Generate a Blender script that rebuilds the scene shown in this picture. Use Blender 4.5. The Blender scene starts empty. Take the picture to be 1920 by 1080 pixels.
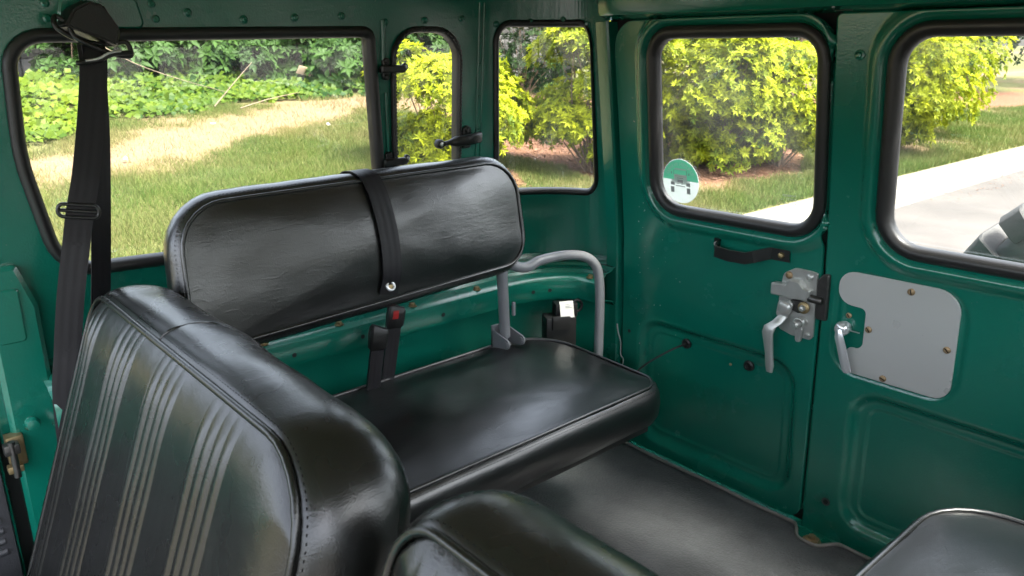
import bpy, bmesh, math, random
import numpy as np
from mathutils import Vector, Matrix, noise as mnoise

sc = bpy.context.scene
COL = sc.collection
R = math.radians

# ------------------------------------------------------------------ camera
cam_d = bpy.data.cameras.new('camera'); cam = bpy.data.objects.new('camera', cam_d); COL.objects.link(cam)
cam_d.sensor_width = 36.0; cam_d.lens = 36.0 * 1465 / 1920
cam_d.dof.use_dof = True; cam_d.dof.focus_distance = 1.75; cam_d.dof.aperture_fstop = 11.0
cam_d.clip_start = 0.01; cam_d.clip_end = 2000
AX = [[0.6585134, 0.2197174, -0.7197808], [0.7525549, -0.1981089, 0.6280239], [-0.0046072, -0.9552367, -0.2958067]]
_r = Vector((AX[0][0], AX[1][0], AX[2][0])); _d = Vector((AX[0][1], AX[1][1], AX[2][1])); _f = Vector((AX[0][2], AX[1][2], AX[2][2]))
cam.matrix_world = Matrix(((_r.x, -_d.x, -_f.x, 0.0), (_r.y, -_d.y, -_f.y, 0.0), (_r.z, -_d.z, -_f.z, 1.1), (0, 0, 0, 1)))
sc.camera = cam

# ------------------------------------------------------------------ sky, sun, exposure
SUN_EL, SUN_AZ = R(60), R(18)           # sun stands over the road, towards +x
w = bpy.data.worlds.new('World'); sc.world = w; w.use_nodes = True
nt = w.node_tree; nt.nodes.clear()
sky = nt.nodes.new('ShaderNodeTexSky'); sky.sky_type = 'NISHITA'; sky.sun_disc = False
sky.sun_elevation = SUN_EL; sky.sun_rotation = R(90) - SUN_AZ
sky.air_density = 1.0; sky.dust_density = 4.0; sky.ozone_density = 1.0
bg = nt.nodes.new('ShaderNodeBackground'); bg.inputs[1].default_value = 0.15
wo = nt.nodes.new('ShaderNodeOutputWorld')
hs = nt.nodes.new('ShaderNodeHueSaturation'); hs.inputs['Saturation'].default_value = 0.45   # thin high cloud takes the blue out
nt.links.new(sky.outputs[0], hs.inputs['Color']); nt.links.new(hs.outputs[0], bg.inputs[0]); nt.links.new(bg.outputs[0], wo.inputs[0])
sl = bpy.data.lights.new('sun', 'SUN'); sl.energy = 2.4; sl.angle = R(14); sl.color = (1.0, 0.95, 0.86)
so = bpy.data.objects.new('sun', sl); COL.objects.link(so)
sd = Vector((math.cos(SUN_AZ) * math.cos(SUN_EL), math.sin(SUN_AZ) * math.cos(SUN_EL), math.sin(SUN_EL)))
so.rotation_euler = sd.to_track_quat('Z', 'Y').to_euler(); so.location = (8, 3, 14)
sc.view_settings.view_transform = 'Standard'; sc.view_settings.look = 'None'
sc.view_settings.exposure = 3.2; sc.view_settings.gamma = 1.0; sc.view_settings.use_curve_mapping = False
sc.cycles.use_denoising = True
sc.cycles.max_bounces = 9; sc.cycles.diffuse_bounces = 5; sc.cycles.glossy_bounces = 4
sc.cycles.transparent_max_bounces = 16; sc.cycles.caustics_reflective = False; sc.cycles.caustics_refractive = False
sc.cycles.sample_clamp_indirect = 8.0

# ------------------------------------------------------------------ materials
MATS = {}
def nmat(name):
    m = bpy.data.materials.new(name); m.use_nodes = True; MATS[name] = m
    t = m.node_tree; return m, t, t.nodes['Principled BSDF']
def setp(b, **k):
    for n, v in k.items():
        n = n.replace('_', ' ')
        if n in b.inputs: b.inputs[n].default_value = v
def mat(name, col, rough=0.5, metal=0.0, coat=0.0, bump=None, spec=0.5, var=0.0, varscale=6.0, rvar=0.0):
    """bump = (scale, strength, detail)"""
    m, t, b = nmat(name)
    b.inputs['Base Color'].default_value = (*col, 1); b.inputs['Roughness'].default_value = rough
    b.inputs['Metallic'].default_value = metal; b.inputs['Specular IOR Level'].default_value = spec
    b.inputs['Coat Weight'].default_value = coat; b.inputs['Coat Roughness'].default_value = 0.06; b.inputs['Coat IOR'].default_value = 1.5
    tc = t.nodes.new('ShaderNodeTexCoord')
    if bump:
        n = t.nodes.new('ShaderNodeTexNoise'); n.inputs['Scale'].default_value = bump[0]; n.inputs['Detail'].default_value = bump[2]
        bp = t.nodes.new('ShaderNodeBump'); bp.inputs['Strength'].default_value = bump[1]; bp.inputs['Distance'].default_value = 0.002
        t.links.new(tc.outputs['Object'], n.inputs['Vector']); t.links.new(n.outputs['Fac'], bp.inputs['Height'])
        t.links.new(bp.outputs['Normal'], b.inputs['Normal'])
        if coat: t.links.new(bp.outputs['Normal'], b.inputs['Coat Normal'])
    if name == 'green_paint':
        # dust film and tiny specks on the paint
        d1 = t.nodes.new('ShaderNodeTexNoise'); d1.inputs['Scale'].default_value = 3.5; d1.inputs['Detail'].default_value = 8; d1.inputs['Roughness'].default_value = 0.65
        t.links.new(tc.outputs['Object'], d1.inputs['Vector'])
        d2 = t.nodes.new('ShaderNodeMapRange'); d2.inputs['From Min'].default_value = 0.45; d2.inputs['From Max'].default_value = 0.85; d2.inputs['To Max'].default_value = 0.05
        t.links.new(d1.outputs['Fac'], d2.inputs['Value'])
        v1 = t.nodes.new('ShaderNodeTexVoronoi'); v1.inputs['Scale'].default_value = 38; t.links.new(tc.outputs['Object'], v1.inputs['Vector'])
        v2 = t.nodes.new('ShaderNodeMapRange'); v2.inputs['From Min'].default_value = 0.035; v2.inputs['From Max'].default_value = 0.055; v2.inputs['To Min'].default_value = 0.30; v2.inputs['To Max'].default_value = 0.0
        t.links.new(v1.outputs['Distance'], v2.inputs['Value'])
        sm = t.nodes.new('ShaderNodeMath'); sm.operation = 'ADD'; t.links.new(d2.outputs['Result'], sm.inputs[0]); t.links.new(v2.outputs['Result'], sm.inputs[1])
        dm = t.nodes.new('ShaderNodeMix'); dm.data_type = 'RGBA'; dm.inputs['A'].default_value = (*col, 1); dm.inputs['B'].default_value = (0.16, 0.19, 0.17, 1)
        t.links.new(sm.outputs[0], dm.inputs['Factor']); t.links.new(dm.outputs['Result'], b.inputs['Base Color'])
    if var or rvar:
        n2 = t.nodes.new('ShaderNodeTexNoise'); n2.inputs['Scale'].default_value = varscale; n2.inputs['Detail'].default_value = 5
        t.links.new(tc.outputs['Object'], n2.inputs['Vector'])
        if var:
            mx = t.nodes.new('ShaderNodeMix'); mx.data_type = 'RGBA'
            mx.inputs['A'].default_value = (*[c * (1 - var) for c in col], 1); mx.inputs['B'].default_value = (*[min(1, c * (1 + var)) for c in col], 1)
            t.links.new(n2.outputs['Fac'], mx.inputs['Factor']); t.links.new(mx.outputs['Result'], b.inputs['Base Color'])
        if rvar:
            mr = t.nodes.new('ShaderNodeMapRange'); mr.inputs['To Min'].default_value = max(0, rough - rvar); mr.inputs['To Max'].default_value = rough + rvar
            t.links.new(n2.outputs['Fac'], mr.inputs['Value']); t.links.new(mr.outputs['Result'], b.inputs['Roughness'])
    return m

GREEN = (0.0030, 0.150, 0.102)
mat('green_paint', GREEN, 0.25, coat=0.8, bump=(260, 0.16, 2), rvar=0.08, varscale=9)
mat('cream_headliner', (0.62, 0.52, 0.36), 0.55, bump=(200, 0.15, 3), var=0.08)
mat('rubber', (0.016, 0.0155, 0.016), 0.42, bump=(160, 0.12, 3), rvar=0.08, varscale=14)
mat('black_metal', (0.012, 0.012, 0.012), 0.35, bump=(300, 0.1, 2))
mat('black_plastic', (0.009, 0.0088, 0.0088), 0.45, bump=(400, 0.15, 2))
mat('black_void', (0.004, 0.004, 0.004), 0.9)
mat('grey_enamel', (0.19, 0.195, 0.21), 0.38, coat=0.2, bump=(130, 0.12, 2), var=0.15, varscale=25)
mat('zinc', (0.56, 0.56, 0.53), 0.34, metal=0.6, bump=(220, 0.06, 3), var=0.2, varscale=40)
mat('panel_silver', (0.56, 0.555, 0.535), 0.30, metal=0.2, bump=(160, 0.05, 3), var=0.06, varscale=5, rvar=0.1)
mat('dark_steel', (0.12, 0.115, 0.11), 0.4, metal=0.9, bump=(150, 0.25, 3), var=0.4, varscale=60)
mat('chrome', (0.74, 0.74, 0.75), 0.2, metal=0.55)
mat('brass_zinc', (0.33, 0.25, 0.13), 0.42, metal=0.8, var=0.3, varscale=90)
mat('rust_screw', (0.36, 0.25, 0.14), 0.5, metal=0.6, var=0.5, varscale=200)
mat('thread', (0.010, 0.010, 0.010), 0.9, spec=0.1)
mat('red_button', (0.35, 0.01, 0.01), 0.4)
mat('white_label', (0.52, 0.52, 0.50), 0.6)
mat('print_grey', (0.36, 0.37, 0.37), 0.6)
mat('print_pink', (0.72, 0.62, 0.60), 0.6)
mat('mat_edge', (0.20, 0.19, 0.18), 0.6, bump=(120, 0.3, 3))
mat('dark_card', (0.045, 0.045, 0.05), 0.5, bump=(300, 0.3, 3))
mat('concrete', (0.125, 0.114, 0.098), 0.85, bump=(30, 0.6, 6), var=0.22, varscale=3)
mat('wall_stone', (0.060, 0.057, 0.054), 0.9, bump=(25, 0.8, 6), var=0.3, varscale=1.2)
mat('bark', (0.16, 0.105, 0.07), 0.9, bump=(40, 0.8, 5), var=0.35, varscale=12)
mat('twig', (0.15, 0.115, 0.075), 0.9, var=0.3, varscale=12)
mat('cardboard', (0.42, 0.30, 0.20), 0.85, var=0.1)
mat('rock', (0.13, 0.13, 0.13), 0.85, bump=(30, 0.8, 5), var=0.3, varscale=10)
mat('hose_yellow', (0.45, 0.42, 0.10), 0.5)
mat('petal', (0.75, 0.74, 0.72), 0.7)
mat('tyre_rubber', (0.055, 0.054, 0.053), 0.7, bump=(120, 0.4, 4), var=0.25, varscale=20)

def vinyl(name, col, rough, wr=1.0, grain=1.0, coat=0.25, spec=0.62):
    m, t, b = nmat(name)
    b.inputs['Base Color'].default_value = (*col, 1); b.inputs['Specular IOR Level'].default_value = spec
    b.inputs['Coat Weight'].default_value = coat; b.inputs['Coat Roughness'].default_value = 0.2
    tc = t.nodes.new('ShaderNodeTexCoord')
    def nz(s, d, dist=0.0, vec=None, rg=0.5):
        n = t.nodes.new('ShaderNodeTexNoise'); n.inputs['Scale'].default_value = s; n.inputs['Detail'].default_value = d
        n.inputs['Distortion'].default_value = dist; n.inputs['Roughness'].default_value = rg
        t.links.new(vec or tc.outputs['Object'], n.inputs['Vector']); return n
    def crease(scale, mask_scale, lo, hi, st):
        """thin creases: level lines of a distorted noise, kept only in patches"""
        mp = t.nodes.new('ShaderNodeMapping'); mp.inputs['Scale'].default_value = st; t.links.new(tc.outputs['Object'], mp.inputs[0])
        n = nz(scale, 2, 0.6, mp.outputs[0])
        s1 = t.nodes.new('ShaderNodeMath'); s1.operation = 'SUBTRACT'; s1.inputs[1].default_value = 0.5; t.links.new(n.outputs['Fac'], s1.inputs[0])
        ab = t.nodes.new('ShaderNodeMath'); ab.operation = 'ABSOLUTE'; t.links.new(s1.outputs[0], ab.inputs[0])
        r1 = t.nodes.new('ShaderNodeMapRange'); r1.inputs['From Max'].default_value = 0.022; r1.inputs['To Min'].default_value = 1; r1.inputs['To Max'].default_value = 0; r1.interpolation_type = 'SMOOTHSTEP'
        t.links.new(ab.outputs[0], r1.inputs['Value'])
        k = nz(mask_scale, 2); r2 = t.nodes.new('ShaderNodeMapRange'); r2.inputs['From Min'].default_value = lo; r2.inputs['From Max'].default_value = hi
        t.links.new(k.outputs['Fac'], r2.inputs['Value'])
        mu = t.nodes.new('ShaderNodeMath'); mu.operation = 'MULTIPLY'; t.links.new(r1.outputs['Result'], mu.inputs[0]); t.links.new(r2.outputs['Result'], mu.inputs[1])
        return mu.outputs[0], k
    def bump(h, st, dist, nrm=None):
        bp = t.nodes.new('ShaderNodeBump'); bp.inputs['Strength'].default_value = st; bp.inputs['Distance'].default_value = dist; t.links.new(h, bp.inputs['Height'])
        if nrm: t.links.new(nrm, bp.inputs['Normal'])
        return bp.outputs['Normal']
    c1, k1 = crease(16, 15, 0.42, 0.62, (1.0, 0.6, 2.2)); c2, k2 = crease(24, 21, 0.48, 0.66, (2.0, 1.6, 0.7))
    n = bump(c1, 0.12 * wr, 0.0012); n = bump(c2, 0.10 * wr, 0.0010, n)
    n = bump(nz(420, 3).outputs['Fac'], 0.20 * grain, 0.001, n)
    st = t.nodes.new('ShaderNodeMapping'); st.inputs['Scale'].default_value = (1, 0.45, 1.6); t.links.new(tc.outputs['Object'], st.inputs[0])
    n = bump(nz(70, 5, 0.4, st.outputs[0], 0.6).outputs['Fac'], 0.20 * wr, 0.0016, n)
    n = bump(nz(14, 3).outputs['Fac'], 0.05 * wr, 0.006, n)
    t.links.new(n, b.inputs['Normal']); t.links.new(n, b.inputs['Coat Normal'])
    mr = t.nodes.new('ShaderNodeMapRange'); mr.inputs['To Min'].default_value = rough - 0.06; mr.inputs['To Max'].default_value = rough + 0.08
    t.links.new(k1.outputs['Fac'], mr.inputs['Value']); t.links.new(mr.outputs['Result'], b.inputs['Roughness'])
    return m
vinyl('black_vinyl', (0.0048, 0.0048, 0.0052), 0.33, 1.0, 1.0, 0.55, 0.8)
vinyl('front_vinyl', (0.0040, 0.0042, 0.0036), 0.27, 0.6, 1.0, 0.0, 0.6)

def webbing():
    m, t, b = nmat('webbing')
    b.inputs['Base Color'].default_value = (0.011, 0.0098, 0.0125, 1); b.inputs['Roughness'].default_value = 0.45
    b.inputs['Specular IOR Level'].default_value = 0.35
    uv = t.nodes.new('ShaderNodeUVMap')
    mp = t.nodes.new('ShaderNodeMapping'); mp.inputs['Scale'].default_value = (3, 0, 0)
    t.links.new(uv.outputs[0], mp.inputs[0])
    wv = t.nodes.new('ShaderNodeTexWave'); wv.inputs['Scale'].default_value = 0.32; wv.bands_direction = 'X'
    t.links.new(mp.outputs[0], wv.inputs['Vector'])
    mp2 = t.nodes.new('ShaderNodeMapping'); mp2.inputs['Scale'].default_value = (0, 400, 0); t.links.new(uv.outputs[0], mp2.inputs[0])
    wv2 = t.nodes.new('ShaderNodeTexWave'); wv2.inputs['Scale'].default_value = 0.5; wv2.bands_direction = 'Y'
    t.links.new(mp2.outputs[0], wv2.inputs['Vector'])
    a = t.nodes.new('ShaderNodeMath'); a.operation = 'MULTIPLY_ADD'; a.inputs[1].default_value = 0.35
    t.links.new(wv2.outputs['Fac'], a.inputs[0]); t.links.new(wv.outputs['Fac'], a.inputs[2])
    bp = t.nodes.new('ShaderNodeBump'); bp.inputs['Strength'].default_value = 0.22; bp.inputs['Distance'].default_value = 0.001
    t.links.new(a.outputs[0], bp.inputs['Height']); t.links.new(bp.outputs['Normal'], b.inputs['Normal'])
webbing()

def glass():
    m = bpy.data.materials.new('window_glass'); m.use_nodes = True; MATS['window_glass'] = m
    t = m.node_tree; t.nodes.clear()
    tr = t.nodes.new('ShaderNodeBsdfTransparent'); tr.inputs[0].default_value = (0.955, 0.97, 0.96, 1)
    gl = t.nodes.new('ShaderNodeBsdfGlossy'); gl.inputs['Roughness'].default_value = 0.02
    lw = t.nodes.new('ShaderNodeLayerWeight'); lw.inputs['Blend'].default_value = 0.5
    pw = t.nodes.new('ShaderNodeMath'); pw.operation = 'POWER'; pw.inputs[1].default_value = 5
    ma = t.nodes.new('ShaderNodeMath'); ma.operation = 'MULTIPLY_ADD'; ma.inputs[1].default_value = 0.9; ma.inputs[2].default_value = 0.05
    mx = t.nodes.new('ShaderNodeMixShader'); o = t.nodes.new('ShaderNodeOutputMaterial')
    t.links.new(lw.outputs['Facing'], pw.inputs[0]); t.links.new(pw.outputs[0], ma.inputs[0]); t.links.new(ma.outputs[0], mx.inputs[0])
    # a thin film of dust scatters a little light
    df = t.nodes.new('ShaderNodeBsdfTranslucent'); df.inputs[0].default_value = (0.7, 0.7, 0.68, 1)
    tc = t.nodes.new('ShaderNodeTexCoord'); nz = t.nodes.new('ShaderNodeTexNoise'); nz.inputs['Scale'].default_value = 5; nz.inputs['Detail'].default_value = 6
    t.links.new(tc.outputs['Object'], nz.inputs['Vector'])
    mr = t.nodes.new('ShaderNodeMapRange'); mr.inputs['From Min'].default_value = 0.35; mr.inputs['From Max'].default_value = 0.8; mr.inputs['To Min'].default_value = 0.0; mr.inputs['To Max'].default_value = 0.022
    t.links.new(nz.outputs['Fac'], mr.inputs['Value'])
    m2 = t.nodes.new('ShaderNodeMixShader'); t.links.new(mr.outputs['Result'], m2.inputs[0]); t.links.new(tr.outputs[0], m2.inputs[1]); t.links.new(df.outputs[0], m2.inputs[2])
    t.links.new(m2.outputs[0], mx.inputs[1]); t.links.new(gl.outputs[0], mx.inputs[2]); t.links.new(mx.outputs[0], o.inputs[0])
glass()

def leafmat(name, dark, light, trans=0.35, rough=0.45):
    """colour runs from dark (old leaf) to light (new growth) with the per-leaf attribute 'tone'"""
    m = bpy.data.materials.new(name); m.use_nodes = True; MATS[name] = m
    t = m.node_tree; b = t.nodes['Principled BSDF']; o = t.nodes['Material Output']
    at = t.nodes.new('ShaderNodeAttribute'); at.attribute_name = 'tone'
    mx = t.nodes.new('ShaderNodeMix'); mx.data_type = 'RGBA'
    mx.inputs['A'].default_value = (*dark, 1); mx.inputs['B'].default_value = (*light, 1)
    t.links.new(at.outputs['Fac'], mx.inputs['Factor']); t.links.new(mx.outputs['Result'], b.inputs['Base Color'])
    b.inputs['Roughness'].default_value = rough + 0.1; b.inputs['Specular IOR Level'].default_value = 0.15
    tr = t.nodes.new('ShaderNodeBsdfTranslucent'); t.links.new(mx.outputs['Result'], tr.inputs[0])
    ms = t.nodes.new('ShaderNodeMixShader'); ms.inputs[0].default_value = trans
    t.links.new(b.outputs[0], ms.inputs[1]); t.links.new(tr.outputs[0], ms.inputs[2]); t.links.new(ms.outputs[0], o.inputs[0])
def film(name, col):
    m = bpy.data.materials.new(name); m.use_nodes = True; MATS[name] = m
    t = m.node_tree; b = t.nodes['Principled BSDF']; b.inputs['Base Color'].default_value = (*col, 1); b.inputs['Roughness'].default_value = 0.45
    tr = t.nodes.new('ShaderNodeBsdfTranslucent'); tr.inputs[0].default_value = (*col, 1)
    ms = t.nodes.new('ShaderNodeMixShader'); ms.inputs[0].default_value = 0.5
    t.links.new(b.outputs[0], ms.inputs[1]); t.links.new(tr.outputs[0], ms.inputs[2]); t.links.new(ms.outputs[0], t.nodes['Material Output'].inputs[0])
film('sticker_white', (0.78, 0.82, 0.80)); film('sticker_teal', (0.34, 0.84, 0.66))
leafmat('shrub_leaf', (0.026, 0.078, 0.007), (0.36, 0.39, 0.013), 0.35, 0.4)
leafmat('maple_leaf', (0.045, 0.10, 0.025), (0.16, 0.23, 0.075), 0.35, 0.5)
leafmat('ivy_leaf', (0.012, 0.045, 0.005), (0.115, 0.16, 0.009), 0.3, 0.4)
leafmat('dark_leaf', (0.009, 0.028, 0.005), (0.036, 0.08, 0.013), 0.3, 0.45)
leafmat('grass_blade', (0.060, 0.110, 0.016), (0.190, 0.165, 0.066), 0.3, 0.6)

def attrground(name, pairs):
    """ground colour from two vertex attributes: 'soil' and 'dry' plus noise"""
    m, t, b = nmat(name); b.inputs['Roughness'].default_value = 0.95; b.inputs['Specular IOR Level'].default_value = 0.1
    tc = t.nodes.new('ShaderNodeTexCoord')
    def nz(s, d=6):
        n = t.nodes.new('ShaderNodeTexNoise'); n.inputs['Scale'].default_value = s; n.inputs['Detail'].default_value = d
        t.links.new(tc.outputs['Object'], n.inputs['Vector']); return n
    def mix(f, a, bb):
        x = t.nodes.new('ShaderNodeMix'); x.data_type = 'RGBA'
        if isinstance(f, float): x.inputs['Factor'].default_value = f
        else: t.links.new(f, x.inputs['Factor'])
        for k, v in (('A', a), ('B', bb)):
            if isinstance(v, tuple): x.inputs[k].default_value = (*v, 1)
            else: t.links.new(v, x.inputs[k])
        return x.outputs['Result']
    n1 = nz(2.2); n2 = nz(24); n3 = nz(9)
    grass = mix(n2.outputs['Fac'], pairs[0], pairs[1])
    soil = mix(n3.outputs['Fac'], pairs[2], pairs[3])
    a = t.nodes.new('ShaderNodeAttribute'); a.attribute_name = 'soil'
    mulch = mix(nz(60, 4).outputs['Fac'], pairs[4], pairs[5])
    a2 = t.nodes.new('ShaderNodeAttribute'); a2.attribute_name = 'mulch'
    c = mix(a.outputs['Fac'], grass, soil); c = mix(a2.outputs['Fac'], c, mulch)
    t.links.new(c, b.inputs['Base Color'])
    bp = t.nodes.new('ShaderNodeBump'); bp.inputs['Strength'].default_value = 0.8; bp.inputs['Distance'].default_value = 0.03
    t.links.new(n2.outputs['Fac'], bp.inputs['Height']); t.links.new(bp.outputs['Normal'], b.inputs['Normal'])
attrground('lawn_ground', ((0.05, 0.065, 0.017), (0.115, 0.10, 0.042), (0.135, 0.083, 0.052), (0.19, 0.125, 0.078), (0.07, 0.033, 0.018), (0.19, 0.10, 0.06)))
mat('asphalt', (0.060, 0.053, 0.048), 0.9, bump=(90, 0.7, 6), var=0.6, varscale=1.3)
mat('mulch_chip', (0.17, 0.085, 0.052), 0.9, var=0.5, varscale=15)

# ------------------------------------------------------------------ object helpers
def obj(name, me, mt, parent=None, label=None, smooth=True, ang=40, **kw):
    o = bpy.data.objects.new(name, me); COL.objects.link(o)
    if mt and not me.materials: me.materials.append(MATS[mt])
    if smooth:
        me.polygons.foreach_set('use_smooth', [True] * len(me.polygons))
        if ang: me.set_sharp_from_angle(angle=R(ang))
    if parent is not None:
        o.parent = parent
        o.matrix_parent_inverse = Matrix.Translation(-base_of(parent))
    if label: o['label'] = label
    for k, v in kw.items(): o[k] = v
    return o
BASE = {}
def base_of(p): return BASE.get(p.name, Vector((0, 0, 0)))
def thing(name, label, cat, loc, group=None):
    e = bpy.data.objects.new(name, None); COL.objects.link(e); e.location = loc; e.empty_display_size = 0.1
    BASE[e.name] = Vector(loc); e['label'] = label; e['category'] = cat
    if group: e['group'] = group
    return e
def tag(o, label, cat=None, group=None, kind=None):
    if label: o['label'] = label
    if cat: o['category'] = cat
    if group: o['group'] = group
    if kind: o['kind'] = kind
    return o
def mesh(name, verts, faces):
    me = bpy.data.meshes.new(name); me.from_pydata([tuple(v) for v in verts], [], [tuple(f) for f in faces]); me.update(); return me
def bm_mesh(name, bm, fix=True):
    if fix: bmesh.ops.recalc_face_normals(bm, faces=bm.faces)
    me = bpy.data.meshes.new(name); bm.to_mesh(me); bm.free(); return me
def orient(me, inside):
    """flip the whole sheet so that its normals look at the point inside"""
    s = 0.0
    for p in me.polygons: s += p.area * (Vector(inside) - p.center).normalized().dot(p.normal)
    if s < 0: me.flip_normals()

# ---- outlines
def rpoly(pts, rad, n=7):
    """polygon with rounded corners, counter-clockwise or clockwise as given; n+1 points a corner"""
    out = []; m = len(pts)
    if not isinstance(rad, (list, tuple)): rad = [rad] * m
    for i in range(m):
        p = Vector(pts[i]).to_2d(); a = (Vector(pts[i - 1]).to_2d() - p); b = (Vector(pts[(i + 1) % m]).to_2d() - p)
        la, lb = a.length, b.length; a.normalize(); b.normalize()
        th = math.acos(max(-1, min(1, a.dot(b)))); r = max(rad[i], 1e-4)
        t = min(r / math.tan(th / 2), la * 0.49, lb * 0.49); r = t * math.tan(th / 2)
        bis = (a + b).normalized(); c = p + bis * (r / math.sin(th / 2))
        p0 = p + a * t - c; p1 = p + b * t - c
        a0 = math.atan2(p0.y, p0.x); d = math.atan2(p1.y, p1.x) - a0
        while d > math.pi: d -= 2 * math.pi
        while d < -math.pi: d += 2 * math.pi
        for k in range(n + 1):
            q = a0 + d * k / n; out.append((c.x + r * math.cos(q), c.y + r * math.sin(q)))
    return out
def area2(p): return sum(p[i - 1][0] * p[i][1] - p[i][0] * p[i - 1][1] for i in range(len(p))) / 2
def offs(pts, d):
    """corner polygon moved outwards by d (mitred)"""
    if area2(pts) < 0: pts = pts[::-1]
    n = len(pts); out = []
    for i in range(n):
        p0, p, p1 = Vector(pts[i - 1]).to_2d(), Vector(pts[i]).to_2d(), Vector(pts[(i + 1) % n]).to_2d()
        e0 = (p - p0).normalized(); e1 = (p1 - p).normalized()
        n0 = Vector((e0.y, -e0.x)); n1 = Vector((e1.y, -e1.x))
        k = d / max(0.25, 1 + n0.dot(n1)); out.append(tuple(p + (n0 + n1) * k))
    return out
def rloop(pts, rad, d=0.0, n=7):
    """rounded outline grown by d; same vertex count for every d"""
    if area2(pts) < 0:
        pts = pts[::-1]; rad = rad[::-1] if isinstance(rad, (list, tuple)) else rad
    if not isinstance(rad, (list, tuple)): rad = [rad] * len(pts)
    return rpoly(offs(pts, d), [max(0.002, r + d) for r in rad], n)

def densify(lp, step):
    """extra points on long straight runs so that a bent sheet stays smooth"""
    out = []
    for i in range(len(lp)):
        a = lp[i]; b = lp[(i + 1) % len(lp)]
        out.append(a); L = math.dist(a[:2], b[:2]); k = int(L / step)
        for j in range(1, k + 1): out.append(tuple(a[c] + (b[c] - a[c]) * j / (k + 1) for c in range(len(a))))
    return out

def bridge(bm, A, B, close=True):
    n = len(A)
    for i in range(n if close else n - 1):
        j = (i + 1) % n
        try: bm.faces.new((A[i], A[j], B[j], B[i]))
        except ValueError: pass

def panel(name, outer, feats, mapf, mt, parent, inside, thick=0.012, ucuts=(), vcuts=(), label=None, ang=40, w=0.0):
    bm = bmesh.new(); E = []
    def loop(pts):
        vs = [bm.verts.new((p[0], p[1], p[2] if len(p) > 2 else w)) for p in pts]
        es = [bm.edges.new((vs[i - 1], vs[i])) for i in range(len(vs))]
        return vs, es
    vo, eo = loop(outer); E += eo; rings = []
    for f in feats:
        v0, e0 = loop([(p[0], p[1], w) for p in f['loops'][0]]); E += e0; rings.append((f, v0))
    bmesh.ops.triangle_fill(bm, use_beauty=True, edges=E)
    for f, v0 in rings:
        prev = v0
        for lp in f['loops'][1:]:
            vs = [bm.verts.new(p) for p in lp]; bridge(bm, prev, vs); prev = vs
        if f.get('cap'):
            es = []
            for i in range(len(prev)):
                e = bm.edges.get((prev[i - 1], prev[i])); es.append(e)
            bmesh.ops.triangle_fill(bm, use_beauty=True, edges=es)
    for c in ucuts: bmesh.ops.bisect_plane(bm, geom=bm.verts[:] + bm.edges[:] + bm.faces[:], plane_co=(c, 0, 0), plane_no=(1, 0, 0))
    for c in vcuts: bmesh.ops.bisect_plane(bm, geom=bm.verts[:] + bm.edges[:] + bm.faces[:], plane_co=(0, c, 0), plane_no=(0, 1, 0))
    for v in bm.verts: v.co = mapf(v.co.x, v.co.y, v.co.z)
    me = bm_mesh(name, bm); orient(me, inside)
    o = obj(name, me, mt, parent, label, ang=ang)
    if thick:
        s = o.modifiers.new('sheet', 'SOLIDIFY'); s.thickness = thick; s.offset = -1
    return o

def sdist(P, loop):
    """signed distance of points (n,2) to a closed outline, negative inside"""
    L = np.array([p[:2] for p in loop]); M = np.roll(L, -1, 0); best = np.full(len(P), 1e9); ins = np.zeros(len(P), bool)
    for a, b in zip(L, M):
        e = b - a; t = np.clip(((P - a) @ e) / max(1e-12, e @ e), 0, 1); d = P - a - t[:, None] * e
        best = np.minimum(best, (d * d).sum(1))
        c = (a[1] > P[:, 1]) != (b[1] > P[:, 1])
        if a[1] != b[1]: ins ^= c & (P[:, 0] < (b[0] - a[0]) * (P[:, 1] - a[1]) / (b[1] - a[1]) + a[0])
    d = np.sqrt(best); return np.where(ins, -d, d)
def grid_panel(name, outer, feats, mapn, mt, parent, inside, step, thick, label=None, ang=0):
    """pressed sheet as a fine grid that follows its outline; feats = (loop, [(distance, height)], hole distance or None)"""
    O = np.array([p[:2] for p in outer]); v0, v1 = O[:, 1].min(), O[:, 1].max(); nv = int((v1 - v0) / step); nu = int((O[:, 0].max() - O[:, 0].min()) / step)
    vs = np.linspace(v0, v1, nv + 1); rows = []
    for v in vs:
        vv = min(max(v, v0 + 1e-5), v1 - 1e-5); xs = []
        for i in range(len(O)):
            a, b = O[i - 1], O[i]
            if (a[1] > vv) != (b[1] > vv): xs.append(a[0] + (b[0] - a[0]) * (vv - a[1]) / (b[1] - a[1]))
        rows.append(np.linspace(min(xs), max(xs), nu + 1))
    U = np.array(rows).ravel(); V = np.repeat(vs, nu + 1); Wd = np.zeros_like(U); P = np.stack([U, V], 1); kill = np.zeros(len(U), bool); holes = []
    for loop, prof, hole in feats:
        d = sdist(P, loop); pr = sorted(prof); Wd = Wd + np.interp(d, [q[0] for q in pr], [q[1] for q in pr])
        if hole is not None: holes.append(d < hole)
    i, j = np.meshgrid(np.arange(nu), np.arange(nv)); a = (j * (nu + 1) + i).ravel(); F = np.stack([a, a + 1, a + nu + 2, a + nu + 1], 1)
    for h in holes: F = F[~h[F].all(1)]
    X = mapn(U, V, Wd); used = np.unique(F); idx = np.full(len(X), -1); idx[used] = np.arange(len(used))
    me = np_mesh(name, X[used], idx[F]); orient_np(me, inside)
    o = obj(name, me, mt, parent, label, ang=ang)
    if thick:
        s = o.modifiers.new('sheet', 'SOLIDIFY'); s.thickness = thick; s.offset = -1
    return o
def orient_np(me, inside):
    n = len(me.polygons); N = np.empty(n * 3, np.float32); C = np.empty(n * 3, np.float32)
    me.polygons.foreach_get('normal', N); me.polygons.foreach_get('center', C)
    if ((np.array(inside, np.float32) - C.reshape(-1, 3)) * N.reshape(-1, 3)).sum() < 0: me.flip_normals()

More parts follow.
